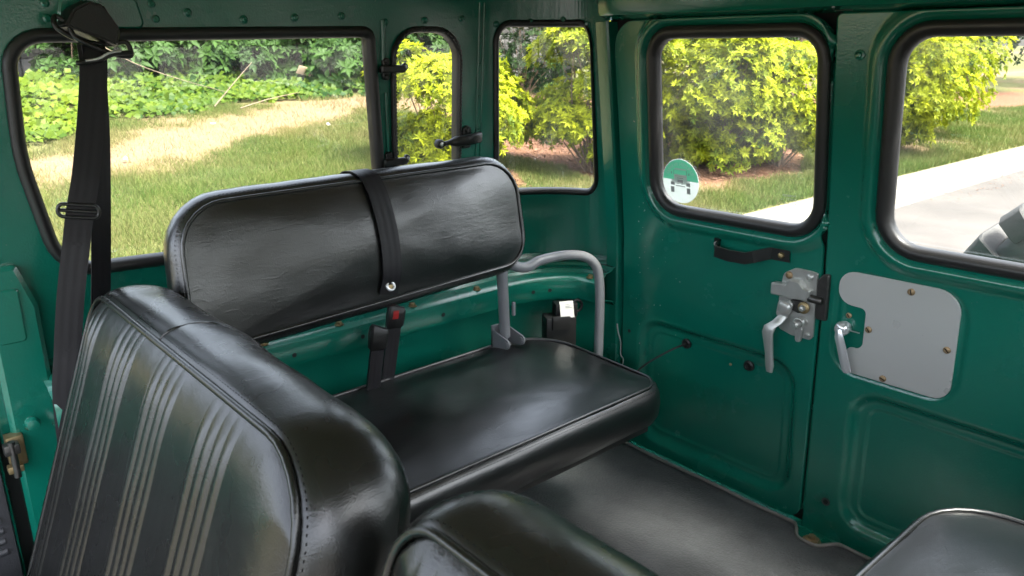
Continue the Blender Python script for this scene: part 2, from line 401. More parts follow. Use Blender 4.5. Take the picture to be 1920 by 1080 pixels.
def rings_obj(name, loops, mapf, mt, parent, closed_section=False, cap0=False, cap1=False, inside=None, ang=40, label=None, thick=0):
    """skin over a list of equally long closed loops"""
    bm = bmesh.new(); R0 = []
    for lp in loops: R0.append([bm.verts.new(mapf(*p)) for p in lp])
    for a, b in zip(R0, R0[1:]): bridge(bm, a, b)
    if closed_section: bridge(bm, R0[-1], R0[0])
    if cap0: bm.faces.new(R0[0])
    if cap1: bm.faces.new(R0[-1])
    me = bm_mesh(name, bm)
    if inside is not None: orient(me, inside)
    o = obj(name, me, mt, parent, label, ang=ang)
    if thick:
        s = o.modifiers.new('sheet', 'SOLIDIFY'); s.thickness = thick; s.offset = -1
    return o

def plate(name, pts, w0, w1, mapf, mt, parent, bev=0.002, label=None):
    """flat plate with bevelled rim; pts is a dense closed outline in (u, v)"""
    i1 = offs(pts, -bev)
    pts = pts if area2(pts) > 0 else pts[::-1]
    L = [[(*p, w0) for p in pts], [(*p, w1 - bev) for p in pts], [(*p, w1) for p in i1]]
    bm = bmesh.new(); RR = [[bm.verts.new(p) for p in l] for l in L]
    for a, b in zip(RR, RR[1:]): bridge(bm, a, b)
    for r in (RR[0], RR[-1]):
        es = [bm.edges.get((r[i - 1], r[i])) or bm.edges.new((r[i - 1], r[i])) for i in range(len(r))]
        bmesh.ops.triangle_fill(bm, use_beauty=True, edges=es)
    for v in bm.verts: v.co = mapf(*v.co)
    return obj(name, bm_mesh(name, bm), mt, parent, label, ang=30)

def lathe(name, prof, c, axis, mt, parent, n=20, ang=40, label=None, start=None):
    """prof = [(radius, height)] turned about axis through c"""
    a = Vector(axis).normalized(); u = a.orthogonal().normalized(); v = a.cross(u); c = Vector(c)
    vs, fs = [], []
    for r, h in prof:
        for k in range(n):
            t = 2 * math.pi * k / n; vs.append(c + a * h + (u * math.cos(t) + v * math.sin(t)) * max(r, 1e-5))
    for i in range(len(prof) - 1):
        for k in range(n): fs.append((i * n + k, i * n + (k + 1) % n, (i + 1) * n + (k + 1) % n, (i + 1) * n + k))
    fs.append(tuple(range(n))[::-1]); fs.append(tuple((len(prof) - 1) * n + k for k in range(n)))
    return obj(name, mesh(name, vs, fs), mt, parent, label, ang=ang)

def catmull(P, m=8, closed=False):
    P = [Vector(p) for p in P]; n = len(P); out = []
    for i in range(n if closed else n - 1):
        if closed: a, b, c, d = P[i - 1], P[i], P[(i + 1) % n], P[(i + 2) % n]
        else: a, b, c, d = P[max(i - 1, 0)], P[i], P[i + 1], P[min(i + 2, n - 1)]
        for k in range(m):
            t = k / m; out.append(0.5 * ((2 * b) + (c - a) * t + (2 * a - 5 * b + 4 * c - d) * t * t + (3 * b - a - 3 * c + d) * t ** 3))
    if not closed: out.append(P[-1])
    return out
def tube_geo(path, rad, n=10, closed=False):
    path = [Vector(p) for p in path]; L = len(path); vs, fs = [], []
    up = None
    for i, p in enumerate(path):
        t = (path[(i + 1) % L] - path[i - 1]) if closed else (path[min(i + 1, L - 1)] - path[max(i - 1, 0)])
        t.normalize()
        if up is None: up = t.orthogonal().normalized()
        up = (up - t * up.dot(t)); up = up.normalized() if up.length > 1e-6 else t.orthogonal().normalized()
        s = t.cross(up); r = rad(i / max(1, L - 1)) if callable(rad) else rad
        for k in range(n):
            a = 2 * math.pi * k / n; vs.append(p + (up * math.cos(a) + s * math.sin(a)) * r)
    for i in range(L if closed else L - 1):
        j = (i + 1) % L
        for k in range(n): fs.append((i * n + k, i * n + (k + 1) % n, j * n + (k + 1) % n, j * n + k))
    if not closed: fs.append(tuple(range(n))[::-1]); fs.append(tuple((L - 1) * n + k for k in range(n)))
    return vs, fs
def tube(name, path, rad, mt, parent, n=10, closed=False, label=None, ang=60):
    vs, fs = tube_geo(path, rad, n, closed); return obj(name, mesh(name, vs, fs), mt, parent, label, ang=ang)

def ribbon(name, path, wdir, width, thick, mt, parent, label=None):
    """flat strip along path; wdir a vector or a list of vectors"""
    path = [Vector(p) for p in path]; L = len(path); vs, fs, uvs = [], [], []
    ln = 0
    for i, p in enumerate(path):
        t = (path[min(i + 1, L - 1)] - path[max(i - 1, 0)]).normalized()
        wd = Vector(wdir[i]) if isinstance(wdir, list) else Vector(wdir)
        wd = (wd - t * wd.dot(t)).normalized(); n = t.cross(wd)
        if i: ln += (path[i] - path[i - 1]).length
        for a, b in ((-.5, -.5), (.5, -.5), (.5, .5), (-.5, .5)):
            vs.append(p + wd * (a * width) + n * (b * thick)); uvs.append((a + .5, ln))
    for i in range(L - 1):
        for k in range(4): fs.append((i * 4 + k, i * 4 + (k + 1) % 4, i * 4 + 4 + (k + 1) % 4, i * 4 + 4 + k))
    fs.append((3, 2, 1, 0)); fs.append(tuple((L - 1) * 4 + k for k in range(4)))
    me = mesh(name, vs, fs); uv = me.uv_layers.new(name='UVMap')
    for lp in me.loops: uv.data[lp.index].uv = uvs[lp.vertex_index]
    return obj(name, me, mt, parent, label, ang=30)

def box_bm(bm, lo, hi, M=None):
    vs = [bm.verts.new((x, y, z)) for x in (lo[0], hi[0]) for y in (lo[1], hi[1]) for z in (lo[2], hi[2])]
    for f in ((0, 1, 3, 2), (4, 6, 7, 5), (0, 4, 5, 1), (2, 3, 7, 6), (0, 2, 6, 4), (1, 5, 7, 3)): bm.faces.new([vs[i] for i in f])
    if M:
        for v in vs: v.co = M @ v.co
def box(name, lo, hi, mt, parent, bev=0.003, M=None, label=None):
    bm = bmesh.new(); box_bm(bm, lo, hi)
    if bev: bmesh.ops.bevel(bm, geom=bm.edges[:], offset=bev, segments=2, affect='EDGES', profile=0.6)
    if M:
        for v in bm.verts: v.co = M @ v.co
    return obj(name, bm_mesh(name, bm), mt, parent, label, ang=35)

# numpy meshes for foliage: every leaf carries 'tone'
def np_mesh(name, V, F, tone=None):
    """V (n,3), F (m,k) faces of equal size, tone (n,)"""
    me = bpy.data.meshes.new(name); m, k = F.shape
    me.vertices.add(len(V)); me.vertices.foreach_set('co', V.astype(np.float32).ravel())
    me.loops.add(m * k); me.loops.foreach_set('vertex_index', F.astype(np.int32).ravel())
    me.polygons.add(m); me.polygons.foreach_set('loop_start', np.arange(0, m * k, k, dtype=np.int32))
    me.update(calc_edges=True)
    if tone is not None:
        a = me.attributes.new('tone', 'FLOAT', 'POINT'); a.data.foreach_set('value', tone.astype(np.float32))
    return me
# ================================================================== vehicle surfaces
XS, YC, XR, YRR = -1.605, 1.27, -1.365, 1.600
XMID = -0.775
def lean(z):
    t = z - 0.62
    return 0.04 * z + 0.055 * (t + math.sqrt(t * t + 0.0064))
def _plan():
    pts = [(XS, -1.0 + i * 0.05) for i in range(46) if -1.0 + i * 0.05 < YC - 1e-6]
    for i in range(25):
        a = math.pi / 2 * i / 24
        pts.append((XR - (XR - XS) * max(0, math.cos(a)) ** 0.9, YC + (YRR - YC) * math.sin(a) ** 0.9))
    pts += [(XR + 0.01 * i, YRR) for i in range(1, 8)]
    return np.array(pts)
PL = _plan(); SEG = np.r_[0, np.cumsum(np.hypot(*np.diff(PL, axis=0).T))] - 0.95
UEND = float(SEG[-8]) + 0.006
def PP(u): return Vector((float(np.interp(u, SEG, PL[:, 0])), float(np.interp(u, SEG, PL[:, 1]))))
def PN(u):
    d = (PP(u + 0.012) - PP(u - 0.012)).normalized(); return Vector((d.y, -d.x))
def side(u, v, w=0.0):
    """hardtop side and rounded rear corner: u runs rearwards, v up, w into the cabin"""
    n = PN(u); q = PP(u) + n * (lean(v) * (0.5 + 0.5 * abs(n.y)) + w); return Vector((q.x, q.y, v))
def sidem(u, v, w=0.0):
    p = side(u, v, w); return Vector((2 * XMID - p.x, p.y, p.z))
def rear(x, z, w=0.0): return Vector((x, YRR - 0.005 - lean(z) - w, z))
def lean_n(z):
    t = z - 0.62; return 0.04 * z + 0.055 * (t + np.sqrt(t * t + 0.0064))
def side_n(u, v, w):
    px = np.interp(u, SEG, PL[:, 0]); py = np.interp(u, SEG, PL[:, 1])
    dx = np.interp(u + .012, SEG, PL[:, 0]) - np.interp(u - .012, SEG, PL[:, 0]); dy = np.interp(u + .012, SEG, PL[:, 1]) - np.interp(u - .012, SEG, PL[:, 1])
    l = np.hypot(dx, dy); nx = dy / l; ny = -dx / l; k = lean_n(v) * (.5 + .5 * np.abs(ny)) + w
    return np.stack([px + nx * k, py + ny * k, v], 1)
def sidem_n(u, v, w):
    p = side_n(u, v, w); p[:, 0] = 2 * XMID - p[:, 0]; return p
def rear_n(x, z, w): return np.stack([x, YRR - 0.005 - lean_n(z) - w, z], 1)
CAB = (-0.8, 0.7, 0.8)
UC = [1.22 + 0.02 * i for i in range(31)]
VC = [0.56, 0.6, 0.64, 0.68, 0.74, 0.8, 0.95, 1.1]

car = thing('off_road_vehicle', 'dark green boxy off-road vehicle whose rear cabin is seen from inside', 'vehicle', (XMID, 0.4, -0.75))

# ---------------------------------------------------------------- hardtop sides with their windows
BIGW = ([(0.325, 1.108), (0.985, 1.119), (1.013, 0.689), (0.318, 0.716)], [0.045, 0.008, 0.008, 0.085])
BIGW_PTS = [(0.322, 1.108), (0.985, 1.119), (1.015, 0.690), (0.345, 0.717), (0.312, 0.92)]
BIGW_R = [0.045, 0.006, 0.012, 0.07, 0.4]
VENT_PTS = [(1.062, 1.130), (1.234, 1.130), (1.240, 0.72), (1.066, 0.72)]; VENT_R = [0.06, 0.06, 0.02, 0.02]
CORN_PTS = [(1.364, 1.145), (1.69, 1.145), (1.695, 0.726), (1.385, 0.733)]; CORN_R = [0.035, 0.05, 0.035, 0.05]

def hardtop(mapf, inside, label, step):
    outer = [(0.19, 0.40), (UEND, 0.40), (UEND, 1.235), (0.19, 1.235)]
    feats = [(rloop(p_, r_, 0.0), [(0.0, -0.004), (h_, -0.004), (h_ + .004, 0.0)], h_) for p_, r_, h_ in ((BIGW_PTS, BIGW_R, .014), (VENT_PTS, VENT_R, .006), (CORN_PTS, CORN_R, .008))]
    return grid_panel('side_panel', outer, feats, mapf, 'green_paint', car, inside, step, 0.010, label)
def lp0(pts, rad, d, w, step=0.03):
    """rounded outline grown by d, straight runs cut into a fixed number of pieces"""
    base = rloop(pts, rad, 0.0); L = rloop(pts, rad, d); out = []
    n = len(L)
    for i in range(n):
        j = (i + 1) % n; k = int(math.dist(base[i], base[j]) / step)
        out.append((L[i][0], L[i][1], w))
        for q in range(1, k + 1):
            f = q / (k + 1); out.append((L[i][0] + (L[j][0] - L[i][0]) * f, L[i][1] + (L[j][1] - L[i][1]) * f, w))
    return out
def seal(pts, rad, mapf, parent, wdt, hgt=0.014, label=None, deep=-0.016):
    S = [(wdt, -0.002), (wdt + 0.001, hgt * .35), (wdt * .88, hgt * .8), (wdt * .6, hgt), (wdt * .32, hgt * .86), (wdt * .12, hgt * .5), (0.0, hgt * .12), (0.0, deep), (wdt * .8, deep)]
    return rings_obj('window_seal', [lp0(pts, rad, d, w) for d, w in S], mapf, 'rubber', parent, closed_section=True, label=label, ang=50)
def pane(pts, rad, mapf, parent, ucuts=(), vcuts=(), w=-0.006, label=None, inside=CAB):
    return panel('window_glass', [(p[0], p[1]) for p in lp0(pts, rad, 0.006, w)], [], mapf, 'window_glass', parent, inside, 0.004, ucuts, vcuts, label, w=w)

hp = hardtop(side_n, CAB, 'green inner wall with side, vent and corner windows', 0.005)
for mapf, par, ins in ((side, hp, CAB),):
    seal(BIGW_PTS, BIGW_R, mapf, par, 0.0225, 0.013, 'thick black rubber seal around the large side window')
    seal(VENT_PTS, VENT_R, mapf, par, 0.013, 0.012, 'ribbed black rubber seal around the narrow vent window')
    seal(CORN_PTS, CORN_R, mapf, par, 0.016, 0.010, 'black rubber seal around the curved corner window')
    pane(BIGW_PTS, BIGW_R, mapf, par, (), VC, label='large side window pane')
    pane(VENT_PTS, VENT_R, mapf, par, UC, VC, label='narrow hinged vent window pane')
    pane(CORN_PTS, CORN_R, mapf, par, UC, VC, label='curved corner window pane')
    # ribs of the vent seal
    bmr = bmesh.new()
    L0 = lp0(VENT_PTS, VENT_R, 0.0075, 0.0125, 0.004)
    pts3 = [mapf(*p) for p in L0]
    acc = 0.0; nxt = 0.0
    for i in range(len(pts3)):
        a = pts3[i - 1]; b = pts3[i]; acc += (b - a).length
        if acc >= nxt:
            nxt = acc + 0.0078; t = (b - a).normalized(); c = mapf(L0[i][0], L0[i][1], 0.030) - b; c.normalize(); s = t.cross(c)
            M = Matrix((( s.x, t.x, c.x, b.x), (s.y, t.y, c.y, b.y), (s.z, t.z, c.z, b.z), (0, 0, 0, 1)))
            box_bm(bmr, (-0.0040, -0.0022, -0.006), (0.0040, 0.0022, -0.0010), M)
    obj('seal_ribs', bm_mesh('seal_ribs', bmr), 'rubber', par, smooth=False, kind='stuff')
hm = hardtop(sidem_n, CAB, 'green inner wall on the near side of the cabin', 0.01)
for P_, R_, wd in ((BIGW_PTS, BIGW_R, .027), (VENT_PTS, VENT_R, .013), (CORN_PTS, CORN_R, .016)):
    seal(P_, R_, sidem, hm, wd); pane(P_, R_, sidem, hm, UC, VC)

# vertical seam strip between side and corner sheets, with small beads
rb = []
for k, (u, wd) in enumerate(((1.303, 0.0025), (1.318, 0.002))):
    tube('seam_bead', [side(u, 0.54 + 0.066 * i, 0.0005) for i in range(11)], wd, 'green_paint', hp, 8)
for z in (0.80, 0.90, 0.98, 1.06, 1.12):
    lathe('seam_rivet', [(0.003, 0), (0.003, 0.001), (0.002, 0.0028)], side(1.3105, z, 0), side(1.3105, z, 1) - side(1.3105, z, 0), 'green_paint', hp, 8)
# swage between big window and vent: a shallow pressed rib with its bright edge
tube('pressed_rib', [side(1.036 + 0.001 * i, 1.00 - 0.028 * i, 0.001) for i in range(9)], 0.0045, 'green_paint', hp, 10)
tube('pressed_rib', [side(1.030, 1.155 - 0.012 * i, 0.0) for i in range(8)], 0.006, 'green_paint', hp, 10)
# row of roof bolts along the top of the side
for i in range(16):
    u = 0.18 + i * 0.107
    lathe('roof_bolt', [(0.0085, 0), (0.0085, 0.0025), (0.0055, 0.004), (0.0052, 0.0085), (0.0035, 0.010)], side(u, 1.157 + 0.006 * math.sin(i * 2.1), -0.001), side(u, 1.15, 1) - side(u, 1.15, 0), 'green_paint', hp, 12, ang=35)

# strengthening box for the belt anchor
for z0, z1, u0, u1, w in ((1.132, 1.185, 0.385, 0.53, 0.010),):
    pts = rpoly([(u0, z0), (u1, z0), (u1 - 0.012, z1), (u0 + 0.012, z1)], 0.012, 4)
    plate('anchor_plate', pts, 0.0, w, side, 'green_paint', hp, 0.004)
for u, z in ((0.375, 1.172), (0.375, 1.148), (0.545, 1.175), (0.55, 1.150)):
    lathe('anchor_bolt', [(0.007, 0), (0.007, 0.003), (0.004, 0.0055)], side(u, z, 0), side(u, z, 1) - side(u, z, 0), 'green_paint', hp, 12)

# vent window hinges and catch
def hinge(u, z):
    pts = rpoly([(u - 0.031, z - 0.024), (u - 0.013, z - 0.024), (u - 0.013, z + 0.024), (u - 0.031, z + 0.024)], 0.008, 4)
    h = plate('vent_hinge', pts, 0.0, 0.008, side, 'black_metal', hp, 0.002)
    plate('vent_hinge', rpoly([(u - 0.042, z - 0.0085), (u + 0.020, z - 0.0085), (u + 0.026, z), (u + 0.020, z + 0.0085), (u - 0.042, z + 0.0085)], 0.004, 3), 0.008, 0.021, side, 'black_metal', hp, 0.003)
    for dz in (-0.018, 0.018):
        lathe('hinge_screw', [(0.0062, 0), (0.0062, 0.003), (0.004, 0.005)], side(u - 0.022, z + dz, 0.008), side(u, z, 1) - side(u, z, 0), 'black_metal', hp, 10)
    lathe('hinge_stud', [(0.0085, 0), (0.0085, 0.004), (0.006, 0.006), (0.0045, 0.0065), (0.003, 0.007)], side(u + 0.031, z + 0.004, -0.002), side(u, z, 1) - side(u, z, 0), 'black_metal', hp, 14)
    lathe('hinge_screw', [(0.0045, 0), (0.0045, 0.0015)], side(u + 0.031, z + 0.004, 0.005), side(u, z, 1) - side(u, z, 0), 'zinc', hp, 10)
hinge(1.057, 1.052); hinge(1.062, 0.842)
# catch
cu, cz = 1.262, 0.872
plate('vent_catch', rpoly([(1.255, .855), (1.283, .855), (1.283, .905), (1.270, .912), (1.257, .905)], 0.006, 4), 0.0, 0.007, side, 'black_metal', hp, 0.002)
lathe('catch_screw', [(0.006, 0), (0.006, 0.003), (0.004, 0.005)], side(1.270, 0.899, 0.006), side(1.27, .9, 1) - side(1.27, .9, 0), 'black_metal', hp, 10)
cp = [(1.196, .0, .012), (1.210, .002, .012), (1.226, .004, .020), (1.245, .006, .030), (1.270, .008, .032), (1.296, .010, .026), (1.302, .010, .020)]
bmc = bmesh.new(); RR = []
for i, (u, dz, w) in enumerate(cp):
    hh = 0.0055 if i < 2 else 0.0125; ww = 0.004 if i < 2 else 0.007
    RR.append([bmc.verts.new(side(u, cz + dz + a * hh, w + b * ww)) for a, b in ((-1, -1), (1, -1), (1, 0.4), (.7, 1), (-.7, 1), (-1, .4))])
for a, b in zip(RR, RR[1:]): bridge(bmc, a, b)
bmc.faces.new(RR[0]); bmc.faces.new(RR[-1])
obj('vent_catch', bm_mesh('vent_catch', bmc), 'black_plastic', hp, ang=50)
lathe('catch_stud', [(0.0115, -0.006), (0.0115, 0.006), (0.009, 0.009), (0.006, 0.0095)], side(1.186, cz, 0.004), side(cu, cz, 1) - side(cu, cz, 0), 'black_plastic', hp, 16)
lathe('catch_stud', [(0.0055, 0), (0.0055, 0.0015), (0.004, 0.0025)], side(1.186, cz, 0.0132), side(cu, cz, 1) - side(cu, cz, 0), 'zinc', hp, 12)

# ---------------------------------------------------------------- bed rail, bed walls, wheel boxes
RAIL = [(0.0, 0.545), (0.004, 0.531), (0.014, 0.524), (0.026, 0.523), (0.031, 0.516), (0.044, 0.513), (0.056, 0.512), (0.060, 0.505), (0.074, 0.501), (0.086, 0.498), (0.095, 0.490), (0.098, 0.478), (0.096, 0.445), (0.092, 0.434), (0.084, 0.431), (0.080, 0.436), (0.080, 0.470)]
us = [0.27] + [0.32 + 0.06 * i for i in range(16)] + [1.28 + 0.02 * i for i in range(26)] + [UEND]
def rail(mapf, parent_label):
    vs = [mapf(u, z, w) for u in us for (w, z) in RAIL]; k = len(RAIL)
    fs = [(i * k + j, i * k + j + 1, (i + 1) * k + j + 1, (i + 1) * k + j) for i in range(len(us) - 1) for j in range(k - 1)]
    me = mesh('bed_rail', vs, fs); orient(me, (-0.8, 0.7, 2.0))
    o = obj('bed_rail', me, 'green_paint', car, parent_label, ang=30)
    s = o.modifiers.new('sheet', 'SOLIDIFY'); s.thickness = 0.003; s.offset = -1
    vs = [mapf(u, z, w) for u in us for (w, z) in ((0.082, 0.44), (0.030, 0.425), (0.016, 0.41), (0.012, 0.30), (0.012, 0.0), (0.012, -0.02))]
    fs = [(i * 6 + j, i * 6 + j + 1, (i + 1) * 6 + j + 1, (i + 1) * 6 + j) for i in range(len(us) - 1) for j in range(5)]
    me = mesh('bed_wall', vs, fs); orient(me, CAB)
    obj('bed_wall', me, 'green_paint', car, ang=30).modifiers.new('sheet', 'SOLIDIFY').thickness = 0.004
    return o
br = rail(side, 'stepped green bed rail ledge curving round the rear corner'); rail(sidem, None)
for u in (0.41, 0.67, 0.85, 1.05, 1.25, 1.335, 1.735):
    lathe('rail_bolt', [(0.0115, 0), (0.0115, 0.002), (0.0075, 0.0022), (0.007, 0.008), (0.005, 0.009)], side(u, 0.4985, 0.080), (0.05, 0, 1), 'brass_zinc', br, 6 if u != .67 else 12, ang=30)
for u in (0.55, 0.62, 0.73, 0.90, 1.13, 1.45, 1.52):
    lathe('rail_hole', [(0.0052, 0), (0.0052, 0.0016)], side(u, 0.462, 0.0965), side(u, .46, 1) - side(u, .46, 0), 'black_void', br, 10)
def wheelbox(sx):
    x0, x1 = (-1.588, -1.335) if sx < 0 else (2 * XMID + 1.335, 2 * XMID + 1.588)
    box('wheel_arch', (x0, 0.30, -0.02), (x1, 1.52, 0.235), 'green_paint', car, 0.02)
wheelbox(-1); wheelbox(1)
box('floor_pan', (-1.60, -0.95, -0.05), (0.05, 1.625, -0.006), 'green_paint', car, 0.004)

# B pillar, door striker
pil = rpoly([(0.205, 0.0), (0.285, 0.0), (0.285, 0.66), (0.262, 0.74), (0.205, 0.74)], 0.01, 3)
plate('door_pillar', pil, 0.0, 0.03, side, 'green_paint', car, 0.008)
plate('pillar_plate', rpoly([(0.212, 0.60), (0.258, 0.60), (0.258, 0.70), (0.212, 0.70)], 0.008, 4), 0.03, 0.036, side, 'green_paint', car, 0.003)
st = thing_part = None
box('door_striker', (-1.575, 0.142, 0.372), (-1.548, 0.170, 0.430), 'brass_zinc', car, 0.003)
box('door_striker', (-1.546, 0.135, 0.405), (-1.525, 0.160, 0.425), 'dark_steel', car, 0.003)
box('door_striker', (-1.546, 0.135, 0.368), (-1.528, 0.160, 0.382), 'brass_zinc', car, 0.003)
tube('door_striker', [(-1.53, 0.148, 0.36), (-1.53, 0.148, 0.43)], 0.006, 'dark_steel', car, 10)
lathe('pillar_bracket', [(0.0, -.004), (0.012, 0), (0.014, 0.01), (0.010, 0.02), (0, 0.022)], (-1.535, 0.185, 0.455), (1, 0, 0), 'green_paint', car, 14)
# closed front door beside the front seat: skin, dark ribbed card
box('door_jamb', (-1.66, 0.12, -0.05), (-1.612, 0.18, 0.80), 'black_void', car, 0.003)
fd = box('front_door', (-1.62, -0.80, -0.02), (-1.585, 0.135, 0.62), 'green_paint', car, 0.01, label='green front passenger door with a dark ribbed trim card')
box('door_card', (-1.584, -0.76, 0.0), (-1.560, 0.128, 0.46), 'dark_card', fd, 0.012)
for k in range(4):
    tube('card_rib', [(-1.561, -0.74 + 0.05 * i, 0.205 + 0.022 * k) for i in range(18)], 0.007, 'dark_card', fd, 10)
# roof, header, windscreen header and pillars
def roof_geo():
    xs = [-1.57 + 0.053 * i for i in range(31)]; ys = [-0.46 + 0.07 * i for i in range(28)] + [1.525]
    vs = []; fs = []
    for y in ys:
        for x in xs:
            e = abs(x - XMID) / 0.80; ey = max(0, (y - 1.2) / 0.35)
            vs.append((x, y, 1.275 - 0.045 * e ** 4 - 0.02 * ey ** 2))
    n = len(xs)
    for j in range(len(ys) - 1):
        for i in range(n - 1): fs.append((j * n + i, j * n + i + 1, (j + 1) * n + i + 1, (j + 1) * n + i))
    return mesh('roof', vs, fs)
me = roof_geo(); orient(me, (-.8, .4, 0)); ro = obj('roof', me, 'cream_headliner', car, 'cream painted underside of the roof')
s = ro.modifiers.new('sheet', 'SOLIDIFY'); s.thickness = 0.03; s.offset = -1
# rear header beam
HD = [(0.0, 1.158), (0.030, 1.168), (0.034, 1.176), (0.034, 1.225), (0.03, 1.262), (-0.03, 1.262), (-0.03, 1.158)]
hx = [-1.352, -1.346] + [-1.30 + 0.05 * i for i in range(22)] + [-0.204, -0.198]
vs = [rear(x, z, w - (0.004 if x in (hx[0], hx[-1]) else 0)) for x in hx for (w, z) in HD]; k = len(HD)
fs = [(i * k + j, i * k + (j + 1) % k, (i + 1) * k + (j + 1) % k, (i + 1) * k + j) for i in range(len(hx) - 1) for j in range(k)]
fs += [tuple(range(k))[::-1], tuple((len(hx) - 1) * k + j for j in range(k))]
obj('rear_header', mesh('rear_header', vs, fs), 'green_paint', car, 'green beam above the rear doors', ang=30)

# rear corner posts beside the doors: folded flange
def post(sx):
    m = (lambda p: p) if sx < 0 else (lambda p: Vector((2 * XMID - p.x, p.y, p.z)))
    prof = [(-1.400, 0.002), (-1.394, 0.010), (-1.372, 0.012), (-1.3575, 0.013), (-1.353, 0.009), (-1.352, -0.002), (-1.3515, -0.04), (-1.40, -0.04)]
    zs = [0.0, 0.15, 0.3, 0.45, 0.55, 0.60, 0.64, 0.68, 0.74, 0.85, 1.0, 1.155]
    vs = [m(rear(x + 0.020 * max(0, z - 0.5), z, w)) for z in zs for x, w in prof]; k = len(prof)
    fs = [(i * k + j, i * k + (j + 1) % k, (i + 1) * k + (j + 1) % k, (i + 1) * k + j) for i in range(len(zs) - 1) for j in range(k)]
    fs += [tuple(range(k))[::-1], tuple((len(zs) - 1) * k + j for j in range(k))]
    obj('corner_post', bm_mesh_from(vs, fs, 'corner_post'), 'green_paint', car, ang=30)
def bm_mesh_from(vs, fs, name):
    me = mesh(name, vs, fs); bm = bmesh.new(); bm.from_mesh(me); bmesh.ops.recalc_face_normals(bm, faces=bm.faces); bm.to_mesh(me); bm.free(); return me
post(-1); post(1)
# dark weatherstrip behind the door gaps
def vstrip(x0, x1, dx=0.0):
    zs = [-0.03, 0.15, 0.3, 0.45, 0.55, 0.62, 0.7, 0.8, 1.0, 1.18]
    vs = []
    for z in zs:
        o_ = dx * max(0, z - 0.5)
        for x, w in ((x0, -0.024), (x1, -0.024), (x1, -0.034), (x0, -0.034)): vs.append(rear(x + o_, z, w))
    fs = [(i * 4 + j, i * 4 + (j + 1) % 4, i * 4 + 4 + (j + 1) % 4, i * 4 + 4 + j) for i in range(len(zs) - 1) for j in range(4)] + [(3, 2, 1, 0), (36, 37, 38, 39)]
    obj('weatherstrip', mesh('weatherstrip', vs, fs), 'black_void', car)
vstrip(-1.362, -1.325, 0.02); vstrip(-0.800, -0.752); vstrip(2 * XMID + 1.325, 2 * XMID + 1.362)
for z0, z1 in ((1.128, 1.215), (-0.045, 0.004)):
    vs = [rear(x, z, w) for x, z, w in ((-1.36, z0, -.022), (-.19, z0, -.022), (-.19, z1, -.022), (-1.36, z1, -.022), (-1.36, z0, -.034), (-.19, z0, -.034), (-.19, z1, -.034), (-1.36, z1, -.034))]
    obj('weatherstrip', mesh('weatherstrip', vs, [(0, 1, 2, 3), (7, 6, 5, 4), (0, 4, 5, 1), (1, 5, 6, 2), (2, 6, 7, 3), (3, 7, 4, 0)]), 'black_void', car)

# ---------------------------------------------------------------- rear doors
LW = [(-1.203, 1.114), (-0.806, 1.114), (-0.804, 0.727), (-1.213, 0.723)]; LWR = [0.045, 0.045, 0.055, 0.06]
RW = [(-0.640, 1.112), (-0.292, 1.112), (-0.286, 0.727), (-0.644, 0.724)]; RWR = [0.05, 0.045, 0.06, 0.06]
LREC = [(-1.290, 0.405), (-0.812, 0.408), (-0.806, 0.038), (-1.290, 0.030)]
RREC = [(-0.694, 0.392), (-0.255, 0.392), (-0.255, 0.036), (-0.694, 0.036)]
SILV = [(-0.746, 0.652), (-0.480, 0.652), (-0.480, 0.412), (-0.746, 0.412)]
LDOOR = rloop([(-1.348, 0.004), (-0.7795, 0.004), (-0.7795, 1.157), (-1.334, 1.157)], [0.02, 0.035, 0.05, 0.07])
RDOOR = rloop([(-0.7705, -0.028), (-0.202, -0.028), (-0.216, 1.157), (-0.7705, 1.157)], [0.004, 0.02, 0.07, 0.012])
def winfeat(P_, R_, big=0.066):
    return (rloop(P_, R_, 0.0), [(big + .003, 0.0), (big, 0.0003), (big - 0.004, 0.0022), (big - 0.009, 0.006), (big - 0.014, 0.0098), (big - 0.019, 0.0124), (big - 0.024, 0.0134), (big - 0.029, 0.0122), (big - 0.034, 0.008), (big - 0.036, 0.003), (big - 0.039, 0.001), (0.020, 0.001), (0.016, -0.006)], 0.016)
def recfeat(P_, r, deep=-0.016):
    S = [(0.004, 0.0), (0, -0.0003), (-0.005, deep * .10), (-0.010, deep * .30), (-0.018, deep * .72), (-0.024, deep * .92), (-0.030, deep), (-0.041, deep), (-0.0445, deep - .0024), (-0.05, deep - .0026), (-.5, deep - .0026)]
    return (rloop(P_, r, 0.0), S, None)
def rimfeat(P_, r):
    S = [(0.002, 0.0), (-0.003, -0.0022), (-0.007, -0.0042), (-0.011, -0.0036), (-0.015, -0.0012), (-0.019, -0.0006), (-0.022, -0.0010), (-0.025, -0.003), (-.5, -0.003)]
    return (rloop(P_, r, 0.0), S, None)
ld = grid_panel('rear_door', LDOOR, [winfeat(LW, LWR), recfeat(LREC, 0.075)], rear_n, 'green_paint', car, (-.8, 0, .6), 0.0035, 0.018, 'left rear door with latch, grab handle and round window sticker')
rd = grid_panel('rear_door', RDOOR, [winfeat(RW, RWR), recfeat(RREC, 0.07), rimfeat(SILV, 0.06)], rear_n, 'green_paint', car, (-.8, 0, .6), 0.0035, 0.018, 'right rear door with silver access panel and chrome handle')
seal(LW, LWR, rear, ld, 0.027, 0.013); pane(LW, LWR, rear, ld, (), VC)
seal(RW, RWR, rear, rd, 0.027, 0.013); pane(RW, RWR, rear, rd, (), VC)
INW = Vector((0, -1, 0))
def stud(name, x, z, r, h, mt, par, n=12, w=0.0):
    return lathe(name, [(r, 0), (r, h * .55), (r * .72, h * .9), (r * .35, h)], rear(x, z, w), INW, mt, par, n, ang=35)
